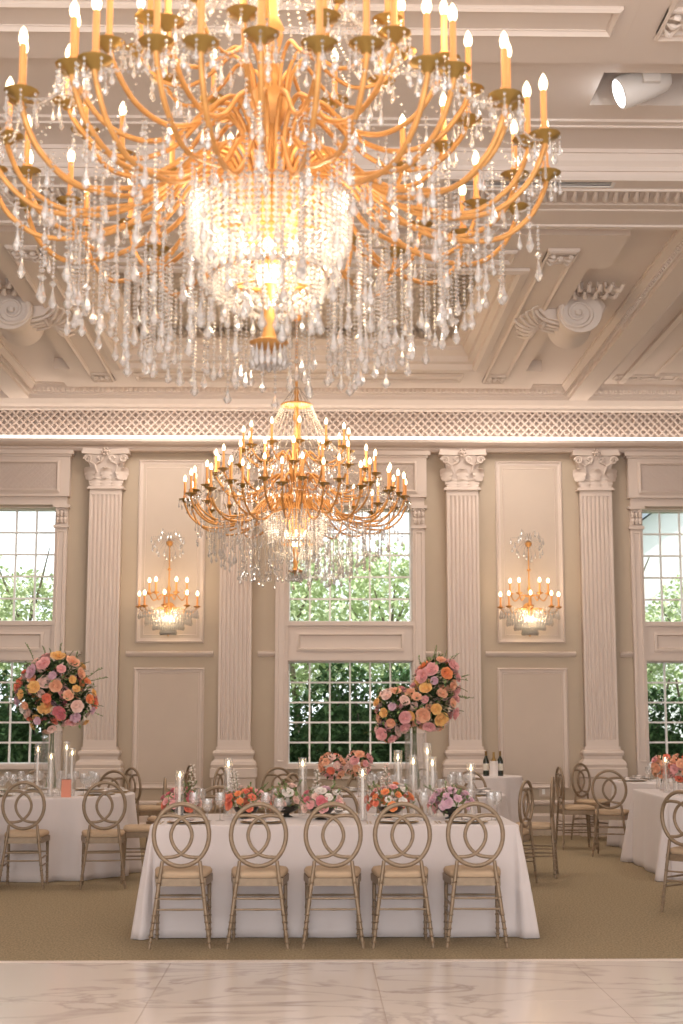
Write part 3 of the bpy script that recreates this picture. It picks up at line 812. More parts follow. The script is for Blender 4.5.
# ------------------------------------------------------------------ chairs
def chair_proto(label):
    root = thing('dining_chair', label, 'chair')
    def back(a, b, ang):   # point of back plane: tilt backwards slightly
        pass
    cz, hw, hh = .735, .185, .205
    def bp(u, w): z = cz+hh*w; return (hw*u, -.20-.04*(z-.45), z)
    m = MB(); m.tube([bp(math.cos(t*PI/20), math.sin(t*PI/20)) for t in range(40)], .0155, 8, closed=True); m.build('backrest', M['chair'], root, 60)
    for s in (1, -1):
        P = [(-.80, .60), (-.45, .63), (-.05, .57), (.25, .34), (.38, .0), (.27, -.34), (0, -.60), (-.30, -.70), (-.68, -.72)]
        mm = MB(); mm.tube(catmull([bp(s*u, w) for u, w in P], 5), .0125, 8); mm.build('back_ring', M['chair'], root, 60)
    for s in (-1, 1):
        m = MB(); top = Vector((s*.125, -.205, .565)); bot = Vector((s*.20, -.235, 0))
        m.tube([top, top.lerp(bot, .5), bot], [.013, .0135, .011], 8)
        for t in (.25, .42, .62, .70, .78, .86, .93): p = top.lerp(bot, t); m.tube([p-Vector((0, 0, .006)), p, p+Vector((0, 0, .006))], [.013, .0185, .013], 8)
        m.build('leg', M['chair'], root, 60)
        m = MB(); top = Vector((s*.175, .145, .44)); bot = Vector((s*.18, .165, 0))
        m.tube([top, bot], [.0145, .011], 8)
        for t in (.15, .5, .62, .74, .84, .92): p = top.lerp(bot, t); m.tube([p-Vector((0, 0, .006)), p, p+Vector((0, 0, .006))], [.013, .0185, .013], 8)
        m.build('leg', M['chair'], root, 60)
    m = MB()
    pr = [(-.165, -.205), (.165, -.205), (.20, .14), (.17, .17), (-.17, .17), (-.20, .14)]
    m.prism(pr, .40, .45, 'z'); m.build('seat_frame', M['chair'], root)
    m = MB(); vs, fs = [], []; n = 24
    for (k, z) in ((.99, .452), (1.03, .465), (1.03, .48), (.97, .495), (.80, .503), (.4, .506)):
        for i in range(n):
            t = 2*PI*i/n; c, s_ = math.cos(t), math.sin(t)
            x = abs(c)**.35*math.copysign(1, c); y = abs(s_)**.35*math.copysign(1, s_)
            vs.append((x*k*(.182+.018*y), -.017+y*k*.182, z))
    for a in range(5):
        for i in range(n): fs.append((a*n+i, a*n+(i+1) % n, (a+1)*n+(i+1) % n, (a+1)*n+i))
    fs += [tuple(range(n))[::-1], tuple(5*n+i for i in range(n))]
    m.add(vs, fs); m.build('seat', M['pad'], root, 50)
    for (p, q) in (((-.155, -.22, .32), (.155, -.22, .32)), ((-.178, .15, .30), (.178, .15, .30)), ((-.165, -.22, .27), (-.178, .155, .27)), ((.165, -.22, .27), (.178, .155, .27)), ((-.165, -.222, .25), (.165, -.222, .25)), ((-.172, -.22, .20), (-.178, .155, .20)), ((.172, -.22, .20), (.178, .155, .20))):
        m = MB(); P, Q = Vector(p), Vector(q); m.tube([P, P.lerp(Q, .3), P.lerp(Q, .5), P.lerp(Q, .7), Q], [.007, .0075, .009, .0075, .007], 6); m.build('stretcher', M['chair'], root, 60)
    return root
def face(x, y, tx, ty): return math.atan2(ty-y, tx-x)-PI/2
TL, TM = (-2.70, 14.62), (1.02, 14.45)
CH = []
g = 'chairs along the near side of the long front table'
for x, r, w in ((-.888, .03, 'leftmost of the five champagne ring-back chairs in front of the long table'), (-.365, .0, 'second from left of the five champagne ring-back chairs in front of the long table'),
                (.137, 0, 'middle one of the five champagne ring-back chairs in front of the long table'), (.603, 0, 'fourth from left of the five champagne ring-back chairs in front of the long table'),
                (1.10, -.02, 'rightmost of the five champagne ring-back chairs in front of the long table')):
    CH.append((x, 9.99, r, ''+w, g))
g = 'chairs along the far side of the long front table'
for x, w in ((-.80, 'behind the coral flowers at the left end'), (-.30, 'behind the white roses'), (.20, 'behind the pink centre flowers'), (.72, 'behind the coral and white flowers'), (1.22, 'behind the lilac flowers at the right end')):
    CH.append((x, 12.0, PI+R.uniform(-.08, .08), 'far-side chair of the long table, '+w, g))
g = 'chairs round the left round table'
CH += [(-2.62, 13.34, .05, 'ring-back chair backing onto us at the left round table, left one of the pair', g),
       (-1.915, 13.34, .16, 'ring-back chair backing onto us at the left round table, right one of the pair', g),
       (-1.64, 13.93, PI/2+.12, 'ring-back chair seen side-on at the right side of the left round table', g),
       (-3.14, 13.43, face(-3.14, 13.43, *TL), 'ring-back chair cut by the left picture edge at the left round table', g),
       (-3.0, 15.85, face(-3.0, 15.85, *TL), 'ring-back chair facing us behind the left round table, below the left window', g),
       (-2.27, 15.8, face(-2.27, 15.8, *TL), 'ring-back chair facing us behind the left round table, below the fluted pilaster', g),
       (-1.52, 15.15, face(-1.52, 15.15, *TL), 'ring-back chair at the back right of the left round table', g)]
g = 'chairs round the middle round table'
CH += [(1.78, 13.45, face(1.78, 13.45, *TM)+.45, 'front one of two side-on chairs past the right end of the long table', g),
       (2.14, 14.2, face(2.14, 14.2, *TM), 'rear one of two side-on chairs past the right end of the long table', g),
       (1.62, 15.6, face(1.62, 15.6, *TM), 'ring-back chair facing us near the wine bottles, behind the middle round table', g),
       (-.05, 13.9, face(-.05, 13.9, *TM), 'ring-back chair at the left of the middle round table, below the window', g),
       (-.02, 15.0, face(-.02, 15.0, *TM), 'ring-back chair at the back left of the middle round table', g),
       (.60, 15.65, PI+.2, 'ring-back chair facing us behind the middle round table, below the window', g)]
g = 'chairs by the wall on the left'
CH += [(-1.95, 17.1, -.9, 'left one of three ring-back chairs by the wall behind the left round table', g),
       (-1.72, 17.75, 1.9, 'middle one of three ring-back chairs by the wall behind the left round table', g),
       (-1.30, 17.2, 1.25, 'right one of three ring-back chairs by the wall behind the left round table', g),
       (-.50, 17.2, .4, 'ring-back chair standing alone below the pilaster left of the central window', None),
       (1.38, 16.9, -.5, 'ring-back chair standing near the wall below the pilaster right of the central window', None)]
g = 'chairs round the right rear table'
CH += [(3.14, 17.1, -PI/2+.06, 'ring-back chair seen side-on by the wall, left of the right rear table', g),
       (3.58, 18.32, face(3.58, 18.32, 4.38, 17.45), 'ring-back chair behind the right rear table, close to the pilaster', g),
       (3.36, 16.25, -.30, 'ring-back chair backing onto us at the right rear table', g),
       (4.35, 16.2, .2, 'ring-back chair between the right rear table and the right front table', g)]
CH += [(3.06, 11.5, -.85, 'ring-back chair at the right picture edge, nearest of the chairs on the right', None)]
proto = None
for (x, y, r, lab, g) in CH:
    if proto is None:
        proto = chair_proto(lab); proto.location = (x, y, 0); proto.rotation_euler.z = r; proto['group'] = g
    else:
        c = dup(proto, (x, y, 0), r, lab)
        if g: c['group'] = g
        elif 'group' in c: del c['group']

# ------------------------------------------------------------------ tablecloths
def cloth(name, pts_fn, n, h, flare, wav, label, group=None, loc=(0, 0, 0), rz=0):
    """pts_fn(i/n) -> (x, y, nx, ny, cornerness)"""
    ring_ = [pts_fn(i/n) for i in range(n)]
    prof = [(-.02, h), (-.006, h-.001), (0, h-.006), (.002, h-.02)]
    rows = []
    for (e, z) in prof: rows.append([(x+nx*e, y+ny*e, z) for x, y, nx, ny, c in ring_])
    K = 12
    for k in range(1, K+1):
        t = k/K; z = (h-.02)*(1-t)+.006*t; row = []
        for i, (x, y, nx, ny, c) in enumerate(ring_):
            e = flare(c)*t**.9+wav(i/n, c)*t**.7
            row.append((x+nx*e, y+ny*e, z if k < K else .005))
        rows.append(row)
    m = MB(); vs = [v for r_ in rows for v in r_]; fs = []
    for a in range(len(rows)-1):
        for i in range(n): fs.append((a*n+i, (a+1)*n+i, (a+1)*n+(i+1) % n, a*n+(i+1) % n))
    fs.append(tuple(range(n)))
    m.add(vs, fs); o = m.build(name, M['cloth'], None, 50); o.location = loc; o.rotation_euler.z = rz
    o.modifiers.new('thickness', 'SOLIDIFY').thickness = .002
    return tag(o, label, 'tablecloth', group)
def rect_fn(w, d, r=.03):
    per = [2*(w-r), PI/2*r, 2*(d-r), PI/2*r]*2
    # weight the corners so that they get more points
    wt = [2*(w-r), .45, 2*(d-r), .45]*2; tot = sum(wt)
    cen = [None, (w-r, -d+r, -PI/2), None, (w-r, d-r, 0), None, (-w+r, d-r, PI/2), None, (-w+r, -d+r, PI)]
    def fn(s):
        u = s*tot; k = 0
        while u > wt[k] and k < 7: u -= wt[k]; k += 1
        f = u/wt[k]
        if k % 2:
            cx, cy, a0 = cen[k]; a = a0+f*PI/2; return (cx+r*math.cos(a), cy+r*math.sin(a), math.cos(a), math.sin(a), math.sin(PI*f))
        if k == 0: return (-w+r+f*2*(w-r), -d, 0, -1, 0)
        if k == 2: return (w, -d+r+f*2*(d-r), 1, 0, 0)
        if k == 4: return (w-r-f*2*(w-r), d, 0, 1, 0)
        return (-w, d-r-f*2*(d-r), -1, 0, 0)
    return fn
H = .77
cloth('tablecloth', rect_fn(1.30, .62), 260, H, lambda c: .015+.13*c, lambda s, c: (.010*math.sin(s*62)+.006*math.sin(s*141+1))*(1-c)+.022*c*math.sin(s*230),
      'floor-length pale linen cloth on the long rectangular table in front', loc=(.155, 10.84, 0))
def circ_fn(r):
    return lambda s: (r*math.cos(2*PI*s), r*math.sin(2*PI*s), math.cos(2*PI*s), math.sin(2*PI*s), 0)
def rcloth(r, nf, lab, loc, g=None, seed=1, h=H):
    ph = seed*1.7
    return cloth('tablecloth', circ_fn(r), 200, h, lambda c: .06, lambda s, c: .035*math.sin(nf*2*PI*s+ph)+.02*math.sin((nf*1.6//1)*2*PI*s+ph*2), lab, g, loc)
rcloth(.90, 13, 'floor-length pale cloth on the left round table under the left tall flowers', (TL[0], TL[1], 0), seed=1)
rcloth(.90, 13, 'floor-length pale cloth on the middle round table behind the long table', (TM[0], TM[1], 0), seed=2)
rcloth(.74, 11, 'floor-length pale cloth on the small round table at the right by the wall', (4.38, 17.45, 0), seed=3)
rcloth(.40, 9, 'floor-length pale cloth on the little round side table holding the wine bottles', (2.25, 18.3, 0), seed=4, h=.80)
cloth('tablecloth', rect_fn(.95, .85), 200, H, lambda c: .03+.16*c, lambda s, c: .016*math.sin(s*90)*(1-c), 'floor-length pale cloth on the rectangular table cut by the right picture edge', loc=(4.34, 14.55, 0), rz=-.04)

# ------------------------------------------------------------------ flowers
def rose_mesh(r, seed, mat, open_=1.0):
    rr = random.Random(seed); m = MB()
    for L, (rad, hgt, cnt, lean) in enumerate(((.28, .55, 3, .05), (.52, .60, 4, .22), (.76, .52, 5, .42), (1.0, .38, 6, .62))):
        for k in range(cnt):
            a0 = 2*PI*(k+.37*L)/cnt+rr.uniform(-.15, .15); wdt = 2.1*PI/cnt*.62
            vs, fs = [], []
            for i in range(4):
                t = i/3
                for j in range(4):
                    u = (j/3-.5)*2; a = a0+u*wdt*(.35+.65*math.sin(PI*(.25+.5*t)))
                    q = r*(rad*(.25+.75*math.sin(t*PI/2)*(1))+lean*.25*t*t*open_)*(1-.10*u*u*t)
                    z = r*(-.35+(hgt+.35)*t**.8-(.18*u*u*t)-.22*lean*t**4+rr.uniform(-.02, .02))
                    vs.append((q*math.cos(a), q*math.sin(a), z))
            for i in range(3):
                for j in range(3): fs.append((i*4+j, i*4+j+1, i*4+j+5, i*4+j+4))
            m.add(vs, fs)
    m.lathe([(0, -.45*r), (.5*r, -.35*r), (.75*r, -.1*r), (.3*r, .1*r), (0, .3*r)], n=8, cap=False)
    return m.mesh('rose', mat, 60)
ROSE = {(k, s): rose_mesh(1, s, M['f_'+k]) for k in FC for s in (1, 2)}
def leafquad(m, p, d, w, l, up=Vector((0, 0, 1))):
    d = Vector(d).normalized(); s = d.cross(up)
    s = s.normalized() if s.length > 1e-3 else Vector((1, 0, 0))
    nn = s.cross(d); p = Vector(p)
    m.add([p, p+d*l*.45+s*w+nn*w*.3, p+d*l, p+d*l*.45-s*w+nn*w*.3, p+d*l*.5], [(0, 1, 4), (1, 2, 4), (2, 3, 4), (3, 0, 4)])
def bloom(root, p, dirv, r, col, rr, name='rose'):
    o = obj(name, ROSE[(col, rr.choice((1, 2)))], root, p, scale=r)
    q = Vector((0, 0, 1)).rotation_difference(Vector(dirv).normalized()); o.rotation_mode = 'QUATERNION'
    from mathutils import Quaternion
    o.rotation_quaternion = q @ Quaternion((0, 0, 1), rr.uniform(0, 6))
    return o
def sprig(m, ms, p0, d, L, rr, lw=.010, ll=.03, n=14, drop=.1):
    d = Vector(d).normalized(); P = [Vector(p0)+d*L*t+Vector((rr.uniform(-.01, .01), rr.uniform(-.01, .01), -drop*L*t*t)) for t in (0, .25, .5, .75, 1)]
    C = catmull(P, 4); ms.tube(C, [.0035]*len(C), 4)
    for i in range(n):
        t = .25+.75*i/n; p = C[int(t*(len(C)-1))]
        leafquad(m, p, d*.6+Vector((rr.uniform(-1, 1), rr.uniform(-1, 1), rr.uniform(-.5, .8))), lw, ll)
def blob_points(n, c, rx, ry, rz, rr, shell=.85):
    out = []; gold = PI*(3-5**.5)
    for i in range(n):
        z = 1-2*(i+.5)/n; q = math.sqrt(1-z*z); a = i*gold+rr.uniform(-.2, .2); k = rr.uniform(shell, 1.05)
        d = Vector((q*math.cos(a), q*math.sin(a), z)); out.append((Vector(c)+Vector((d.x*rx*k, d.y*ry*k, d.z*rz*k)), d))
    return out
def tall_arr(loc, label, seed, blobs, pal, sprays, vase_h=.62):
    rr = random.Random(seed); root = thing('tall_flower_arrangement', label, 'flower arrangement', loc)
    m = MB(); R0 = .105
    m.lathe([(.0, 0.002), (R0+.02, .002), (R0+.02, .02), (R0-.005, .035), (R0-.005, vase_h-.03), (R0+.005, vase_h), (R0-.004, vase_h), (R0-.015, vase_h-.03), (R0-.015, .05), (0, .05)], n=24, cap=False)
    m.build('vase', M['glass'], root, 30)
    m = MB()
    for k in range(7):
        a = k*.9; m.tube([(.05*math.cos(a), .05*math.sin(a), .06), (.02*math.cos(a+2), .02*math.sin(a+2), vase_h+.1)], .005, 5)
    m.build('stem', M['stem'], root)
    fl, fs_ = MB(), MB()
    tot = 0
    for (c, rx, ry, rz_, n) in blobs:
        fl.T = Matrix.Identity(4)
        for p, d in blob_points(n, c, rx, ry, rz_, rr):
            if d.y > .75: continue
            s = rr.choice((.038, .045, .052, .060, .070)); bloom(root, p, d+Vector((0, -.15, .1)), s, rr.choice(pal), rr); tot += 1
        for p, d in blob_points(int(n*3), c, rx*.93, ry*.93, rz_*.93, rr, .6):
            leafquad(fl, p, d+Vector((rr.uniform(-1, 1), rr.uniform(-1, 1), rr.uniform(-1, 1)))*.8, .016, .06)
        for k in range(int(n*.5)):
            d = Vector((rr.uniform(-1, 1), rr.uniform(-.8, .5), rr.uniform(-.4, 1))).normalized()
            sprig(fl, fs_, Vector(c)+Vector((d.x*rx, d.y*ry, d.z*rz_))*.8, d, rr.uniform(.08, .16), rr, .007, .022, 9)
    for (p, d, L) in sprays: sprig(fl, fs_, p, d, L, rr, .009, .026, 22)
    o = fl.build('foliage', M['leafl'], root); o['kind'] = 'stuff'
    o = fs_.build('sprig', M['stem'], root); o['kind'] = 'stuff'
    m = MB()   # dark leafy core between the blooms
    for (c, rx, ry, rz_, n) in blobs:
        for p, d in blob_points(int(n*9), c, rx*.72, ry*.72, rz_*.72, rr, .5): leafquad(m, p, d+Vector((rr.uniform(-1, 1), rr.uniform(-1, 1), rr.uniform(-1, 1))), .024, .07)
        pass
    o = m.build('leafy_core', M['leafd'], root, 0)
    return root
palL = ['peach', 'coral', 'pink', 'blush', 'yellow', 'lilac', 'white', 'rose', 'orange', 'pink', 'blush', 'yellow', 'white', 'peach', 'lilac']
V = lambda *a: Vector(a)
up = V
tall_arr((TL[0]+.07, TL[1]-.05, H), 'tall vase with a ball of pink, peach and yellow flowers on the left round table', 11,
         [((-.12, 0, .99), .28, .26, .28, 40), ((.18, 0, .93), .26, .25, .27, 38), ((.02, -.03, 1.15), .32, .24, .24, 34), ((-.05, -.05, .76), .20, .16, .16, 12)], palL,
         [((-.15, 0, 1.2), (-.45, 0, 1), .38), ((.05, 0, 1.2), (.05, -.1, 1), .34), ((-.05, 0, 1.2), (-.25, -.1, 1), .32), ((.25, 0, 1.1), (.8, 0, .6), .30), ((.3, 0, 1.1), (.9, 0, .3), .26), ((-.3, 0, 1.1), (-1, 0, .5), .26), ((.15, 0, 1.2), (.4, -.2, 1), .26), ((.3, 0, .85), (1, 0, -.3), .22), ((-.3, 0, .95), (-1, 0, .1), .2)])
palR = ['peach', 'pink', 'blush', 'peach', 'lilac', 'orange', 'pink', 'blush', 'yellow', 'peach', 'blush', 'pink']
tall_arr((TM[0], TM[1], H), 'tall vase with leaning pink and peach roses between central window and right pilaster', 12,
         [((-.18, 0, .83), .22, .24, .23, 36), ((.16, 0, .88), .26, .24, .25, 40), ((.24, 0, 1.14), .21, .20, .22, 28), ((.0, -.08, .86), .17, .16, .20, 10), ((-.27, -.02, .62), .12, .12, .11, 12)], palR,
         [((.2, 0, 1.25), (.1, 0, 1), .26), ((.3, 0, 1.2), (.7, 0, 1), .28), ((.35, 0, 1.1), (1, 0, .5), .24), ((.38, 0, .95), (1, 0, .1), .22), ((.1, 0, 1.2), (-.3, 0, 1), .2), ((.35, 0, 1.0), (1, -.2, -.2), .2), ((-.3, 0, .75), (-1, 0, .2), .12)], .60)

OBST = []
def free(x, y, r):
    return all((x-a)**2+(y-b)**2 > (r+c+.004)**2 for a, b, c in OBST)
def low_arr(loc, label, seed, pal, r=.16, hgt=.15, n=20, spikes=0, bowl='bowl', group='low flower bowls on the long front table'):
    OBST.append((loc[0], loc[1], r+.06)); rr = random.Random(seed); root = thing('flower_bowl', label, 'flower arrangement', loc, group=group)
    m = MB(); m.lathe([(0, .003), (.045, .003), (.045, .008), (.02, .02), (.02, .03), (.075, .05), (.10, .085), (.095, .085), (.07, .055), (0, .045)], n=20, cap=False)
    m.build('bowl', M[bowl], root, 40)
    for p, d in blob_points(n, (0, 0, .12), r, r*.8, hgt*.75, rr, .8):
        if d.z < -.45 or p.z < .08: continue
        bloom(root, p, d+Vector((0, -.2, .4)), rr.choice((.025, .03, .036, .042)), rr.choice(pal), rr)
    fl, st = MB(), MB()
    for p, d in blob_points(90, (0, 0, .11), r*.95, r*.75, hgt*.65, rr, .6):
        if p.z > .06: leafquad(fl, p, d+Vector((rr.uniform(-1, 1), rr.uniform(-1, 1), rr.uniform(.3, 1.4))), .013, .05)
    for k in range(6):
        a = rr.uniform(0, 6.3); sprig(fl, st, (r*.5*math.cos(a), r*.4*math.sin(a), .15), (math.cos(a), math.sin(a)*.6, rr.uniform(.7, 1.5)), rr.uniform(.10, .18), rr, .008, .025, 10)
    o = fl.build('foliage', M['leafl'], root); o['kind'] = 'stuff'
    st.build('sprig', M['stem'], root)
    for k in range(spikes):    # tall flower spikes
        x_ = rr.uniform(-.12, .12); h_ = rr.uniform(.20, .30); me = MB(); mst = MB()
        mst.tube([(x_*.6, 0, .1), (x_, 0, .13+h_)], .003, 4); 
        for j in range(26):
            t = j/25; a = j*2.4; q = .022*(1-.65*t); ctr = Vector((x_+q*math.cos(a), q*math.sin(a), .15+h_*t*.95))
            for w_ in range(4):
                leafquad(me, ctr, (math.cos(a)+rr.uniform(-.8, .8), math.sin(a)+rr.uniform(-.8, .8), rr.uniform(-.3, .7)), .015*(1-.4*t), .034*(1-.4*t))
        s_ = mst.build('spike_stem', M['stem'], root); me.build('spike_blossom', M['f_'+rr.choice(('white', 'blush', 'white'))], s_)
    return root
YM = 10.84
low_arr((-1.0, 11.0, H), 'low dark bowl of coral pink flowers at the left end of the long table', 21, ['coral', 'pink', 'pink', 'blush', 'rose'], .15, .13, 26, 1)
low_arr((-.50, 10.85, H), 'bowl of bright coral and orange flowers with white spikes, left on the long table', 22, ['coral', 'orange', 'coral', 'pink', 'blush'], .17, .15, 36, 2)
low_arr((-.20, 11.02, H), 'low dark bowl of big creamy white roses on the long table', 23, ['white', 'white', 'blush'], .10, .16, 12, 0)
low_arr((.06, 10.73, H), 'low bowl of lilac, blush and pink flowers at the centre of the long table', 24, ['lilac', 'pink', 'blush', 'white', 'rose'], .17, .14, 38, 1)
low_arr((.58, 10.85, H), 'bowl of coral, blush and white flowers right of centre on the long table', 25, ['coral', 'coral', 'orange', 'blush', 'white', 'pink'], .18, .18, 40, 2)
low_arr((1.03, 10.8, H), 'low dark bowl of pale lilac pink flowers at the right end of the long table', 26, ['lilac', 'pink', 'blush', 'lilac'], .16, .14, 32, 0)
def mid_arr(loc, label, seed, g, hgt):
    OBST.append((loc[0], loc[1], .17)); rr = random.Random(seed); root = thing('flower_vase', label, 'flower arrangement', loc, group=g)
    m = MB(); m.lathe([(0, .001), (.05, .001), (.05, .01), (.012, .03), (.012, hgt-.08), (.06, hgt-.03), (.07, hgt), (.065, hgt), (.05, hgt-.03), (0, hgt-.06)], n=16, cap=False); m.build('vase', M['glass'], root, 40)
    fl = MB()
    for p, d in blob_points(22, (0, 0, hgt+.07), .13, .13, .12, rr, .85): bloom(root, p, d+Vector((0, -.2, .1)), rr.choice((.032, .038, .045)), rr.choice(['peach', 'blush', 'coral', 'peach', 'pink']), rr)
    for p, d in blob_points(60, (0, 0, hgt+.07), .13, .13, .12, rr, .6): leafquad(fl, p, d, .015, .055)
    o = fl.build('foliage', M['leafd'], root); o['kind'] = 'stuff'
g = 'peach flower balls before the central window'
mid_arr((.19, 14.02, H), 'small peach and coral flower ball below the central window, left one', 31, g, .22)
mid_arr((.45, 14.32, H), 'small peach and coral flower ball below the central window, right one', 32, g, .23)
g = 'peach flower balls on the right rectangular table'
mid_arr((3.66, 15.0, H), 'peach and pink flower ball at the left side of the right rectangular table', 33, g, .18)
mid_arr((3.64, 14.15, H), 'peach and coral flower ball at the picture edge on the right rectangular table', 34, g, .20)

# ------------------------------------------------------------------ candles in glass cylinders
def candle_proto(L, label, g):
    root = thing('candle_cylinder', label, 'candle', group=g)
    m = MB(); m.lathe([(0, .001), (.034, .001), (.034, L), (.031, L), (.031, .012), (0, .012)], n=16, cap=False); m.build('glass_cylinder', M['glass'], root, 40)
    c = MB(); hc = L*.84; c.lathe([(.0095, .012), (.0085, hc), (.004, hc+.004), (0, hc+.002)], n=10); cd = c.build('candle', M['wax'], root, 40)
    f = MB(); f.lathe([(0, hc+.004), (.007, hc+.014), (.0085, hc+.022), (.005, hc+.038), (0, hc+.052)], n=8, cap=False); f.build('flame', M['flame'], cd, 60)
    return root
cp = {}
def candle(x, y, L, label, g):
    OBST.append((x, y, .036))
    k = round(L, 2)
    if k not in cp:
        cp[k] = candle_proto(L, label, g); cp[k].location = (x, y, H)
    else: dup(cp[k], (x, y, H), 0, label, g)
def wx(px, Y): return (px-313.2)/1422*(Y*.9998+.0)*1.0
g = 'glass cylinder candles on the long front table'
LT = 'lit taper in glass on the long table, '
for px, y, L, w in ((182.5, 10.7, .36, 'leftmost of all'), (230, 11.12, .44, 'between left coral flowers and white spikes'), (303, 11.25, .44, 'left of the centre flowers'), (362, 10.6, .38, 'right of the centre flowers'),
                    (397, 11.1, .50, 'behind the right coral flowers'), (426, 11.32, .55, 'tallest, just left of the lilac flowers'), (431, 11.1, .45, 'shorter, beside the tallest one'), (412, 11.25, .46, 'slim, between the two tall ones'), (469, 11.2, .40, 'rightmost, above the lilac flowers')):
    candle(wx(px, y), y, L, (LT+w)[:200], g)
g = 'glass cylinder candles on the left round table'
LT = 'lit taper in glass on the left round table, '
for px, y, L, w in ((43, 14.2, .50, 'left of the tall vase'), (56, 14.0, .42, 'in front of the tall vase'), (71, 14.3, .52, 'tallest, right of the tall vase'), (76.5, 14.1, .46, 'rightmost, beside the tallest one')):
    candle(wx(px, y), y, L, (LT+w)[:200], g)
g = 'glass cylinder candles on the right rectangular table'
LT = 'lit taper in glass on the right rectangular table, '
for px, y, L, w in ((662, 14.66, .36, 'in front of the flowers'), (672, 14.5, .38, 'close to the picture edge'), (655, 15.32, .36, 'behind the left flower ball')):
    candle(wx(px, y), y, L, (LT+w)[:200], g)

# ------------------------------------------------------------------ place settings
OBST += [(TL[0]+.07, TL[1]-.05, .13), (TM[0], TM[1], .13), (wx(71.6, 13.85), 13.85, .06)]
gp = MB(); gp.lathe([(0, .001), (.034, .001), (.034, .003), (.005, .008), (.004, .095), (.012, .105), (.033, .125), (.040, .155), (.036, .205), (.0345, .205), (.038, .155), (.03, .128), (0, .112)], n=14, cap=False)
GM = gp.mesh('wine_glass', M['stemware'], 50)
gt = MB(); gt.lathe([(0, .001), (.033, .001), (.033, .003), (.005, .008), (.004, .06), (.025, .075), (.042, .11), (.038, .16), (.0365, .16), (.04, .11), (.02, .08), (0, .07)], n=14, cap=False)
GM2 = gt.mesh('water_goblet', M['stemware'], 50)
pm = MB(); pm.lathe([(0, .012), (.09, .012), (.14, .020), (.138, .024), (.09, .017), (0, .017)], n=28, cap=False)
cm = MB(); cm.lathe([(0, .001), (.10, .001), (.155, .008), (.157, .012), (.10, .006), (0, .006)], n=28, cap=False)
PM = pm.mesh('dinner_plate', M['china'], 40); CM = cm.mesh('charger', M['charger'], 40)
def napkin_mesh():
    m = MB(); vs, fs = [], []
    for i in range(9):
        for j in range(4):
            x = -.10+.2*i/8; y = -.035+.07*j/3
            vs.append((x, y, .030+.006*math.sin(i*.9)+.005*math.cos(j*1.8)))
    for i in range(8):
        for j in range(3): fs.append((i*4+j, (i+1)*4+j, (i+1)*4+j+1, i*4+j+1))
    m.add(vs, fs); m.add([(v[0], v[1], v[2]-.012) for v in vs], [f[::-1] for f in fs])
    return m.mesh('napkin', M['napkin'], 50)
NM = napkin_mesh()
fm = MB(); fm.tube([(0, -.10, .004), (0, .03, .005), (0, .05, .003)], [.0035, .003, .004], 5)
for k in (-1, 0, 1): fm.tube([(k*.006, .05, .004), (k*.006, .10, .006)], .0016, 4)
FM = fm.mesh('fork', M['charger'], 40)
def setting(x, y, a, tname, glasses=3):
    """a: direction from the guest to the table centre"""
    c, s = math.cos(a), math.sin(a)
    def at(f, l): return (x+c*f-s*l, y+s*f+c*l, H)
    def put(n, me, p, lab, cat, g, rz=0, dz=0):
        o = obj(n, me, None, (p[0], p[1], p[2]+dz), rz); tag(o, lab, cat, g)
    px_, py_ = at(0, 0)[:2]
    if free(px_, py_, .157):
      OBST.append((px_, py_, .157))
      put('charger_plate', CM, at(0, 0), 'gold-rimmed charger under a plate on '+tname, 'plate', 'chargers on '+tname)
      put('dinner_plate', PM, at(0, 0), 'cream dinner plate set on a charger on '+tname, 'plate', 'dinner plates on '+tname)
      put('napkin', NM, at(0, 0), 'folded pale linen napkin lying across a plate on '+tname, 'napkin', 'napkins on '+tname, a, .010)
      for l in (.19, .215):
       if free(*at(0, l)[:2], .008): put('fork', FM, at(0, l), 'gold fork laid beside a plate on '+tname, 'fork', 'forks on '+tname, a-PI/2)
    for i in range(glasses):
        l = -.02-.095*i; f = .215+.03*(i % 2)
        gx, gy = at(f, l)[:2]
        if not free(gx, gy, .042): continue
        OBST.append((gx, gy, .042))
        if i == 1: put('water_goblet', GM2, at(f, l), 'clear stemmed water goblet among the settings on '+tname, 'glass', 'water goblets on '+tname)
        else: put('wine_glass', GM, at(f, l), 'clear stemmed wine glass among the settings on '+tname, 'glass', 'wine glasses on '+tname)
for x in (-.888, -.365, .137, .603, 1.10): setting(x, 10.40, PI/2, 'the long front table')
for x in (-.80, -.30, .20, .72, 1.22): setting(x, 11.27, -PI/2, 'the long front table')
for k in range(26):
    gx = -1.06+2.42*k/25; gy = 10.62+.07*(k % 3) if k % 2 else 11.1+.06*(k % 3)
    if free(gx, gy, .042):
        OBST.append((gx, gy, .042))
        o = obj('wine_glass', GM, None, (gx, gy, H)); tag(o, 'clear stemmed wine glass among the settings on the long front table', 'glass', 'wine glasses on the long front table')
for (tc, nm) in ((TL, 'the left round table'), (TM, 'the middle round table')):
    for k in range(8):
        a = 2*PI*k/8+.25; setting(tc[0]-.70*math.cos(a), tc[1]-.70*math.sin(a), a, nm, 3)
for x_, y_, a in ((3.75, 13.95, 1.2), (3.72, 14.75, 0)): setting(x_, y_, a, 'the right rectangular table', 3)
for k in range(5):
    a = 2*PI*k/5+.3; setting(4.38-.55*math.cos(a), 17.45-.55*math.sin(a), a, 'the small right rear table', 2)
def petals():
    pass
o = thing('menu_card', 'upright coral coloured card standing on the left round table beside the candles', 'card', (wx(71.6, 13.85), 13.85, H))
m = MB(); m.box(-.045, .045, -.012, -.008, .001, .17); m.box(-.045, .045, .008, .012, .001, .17); m.box(-.045, .045, -.012, .012, .165, .17); m.build('card', M['coral'], o)
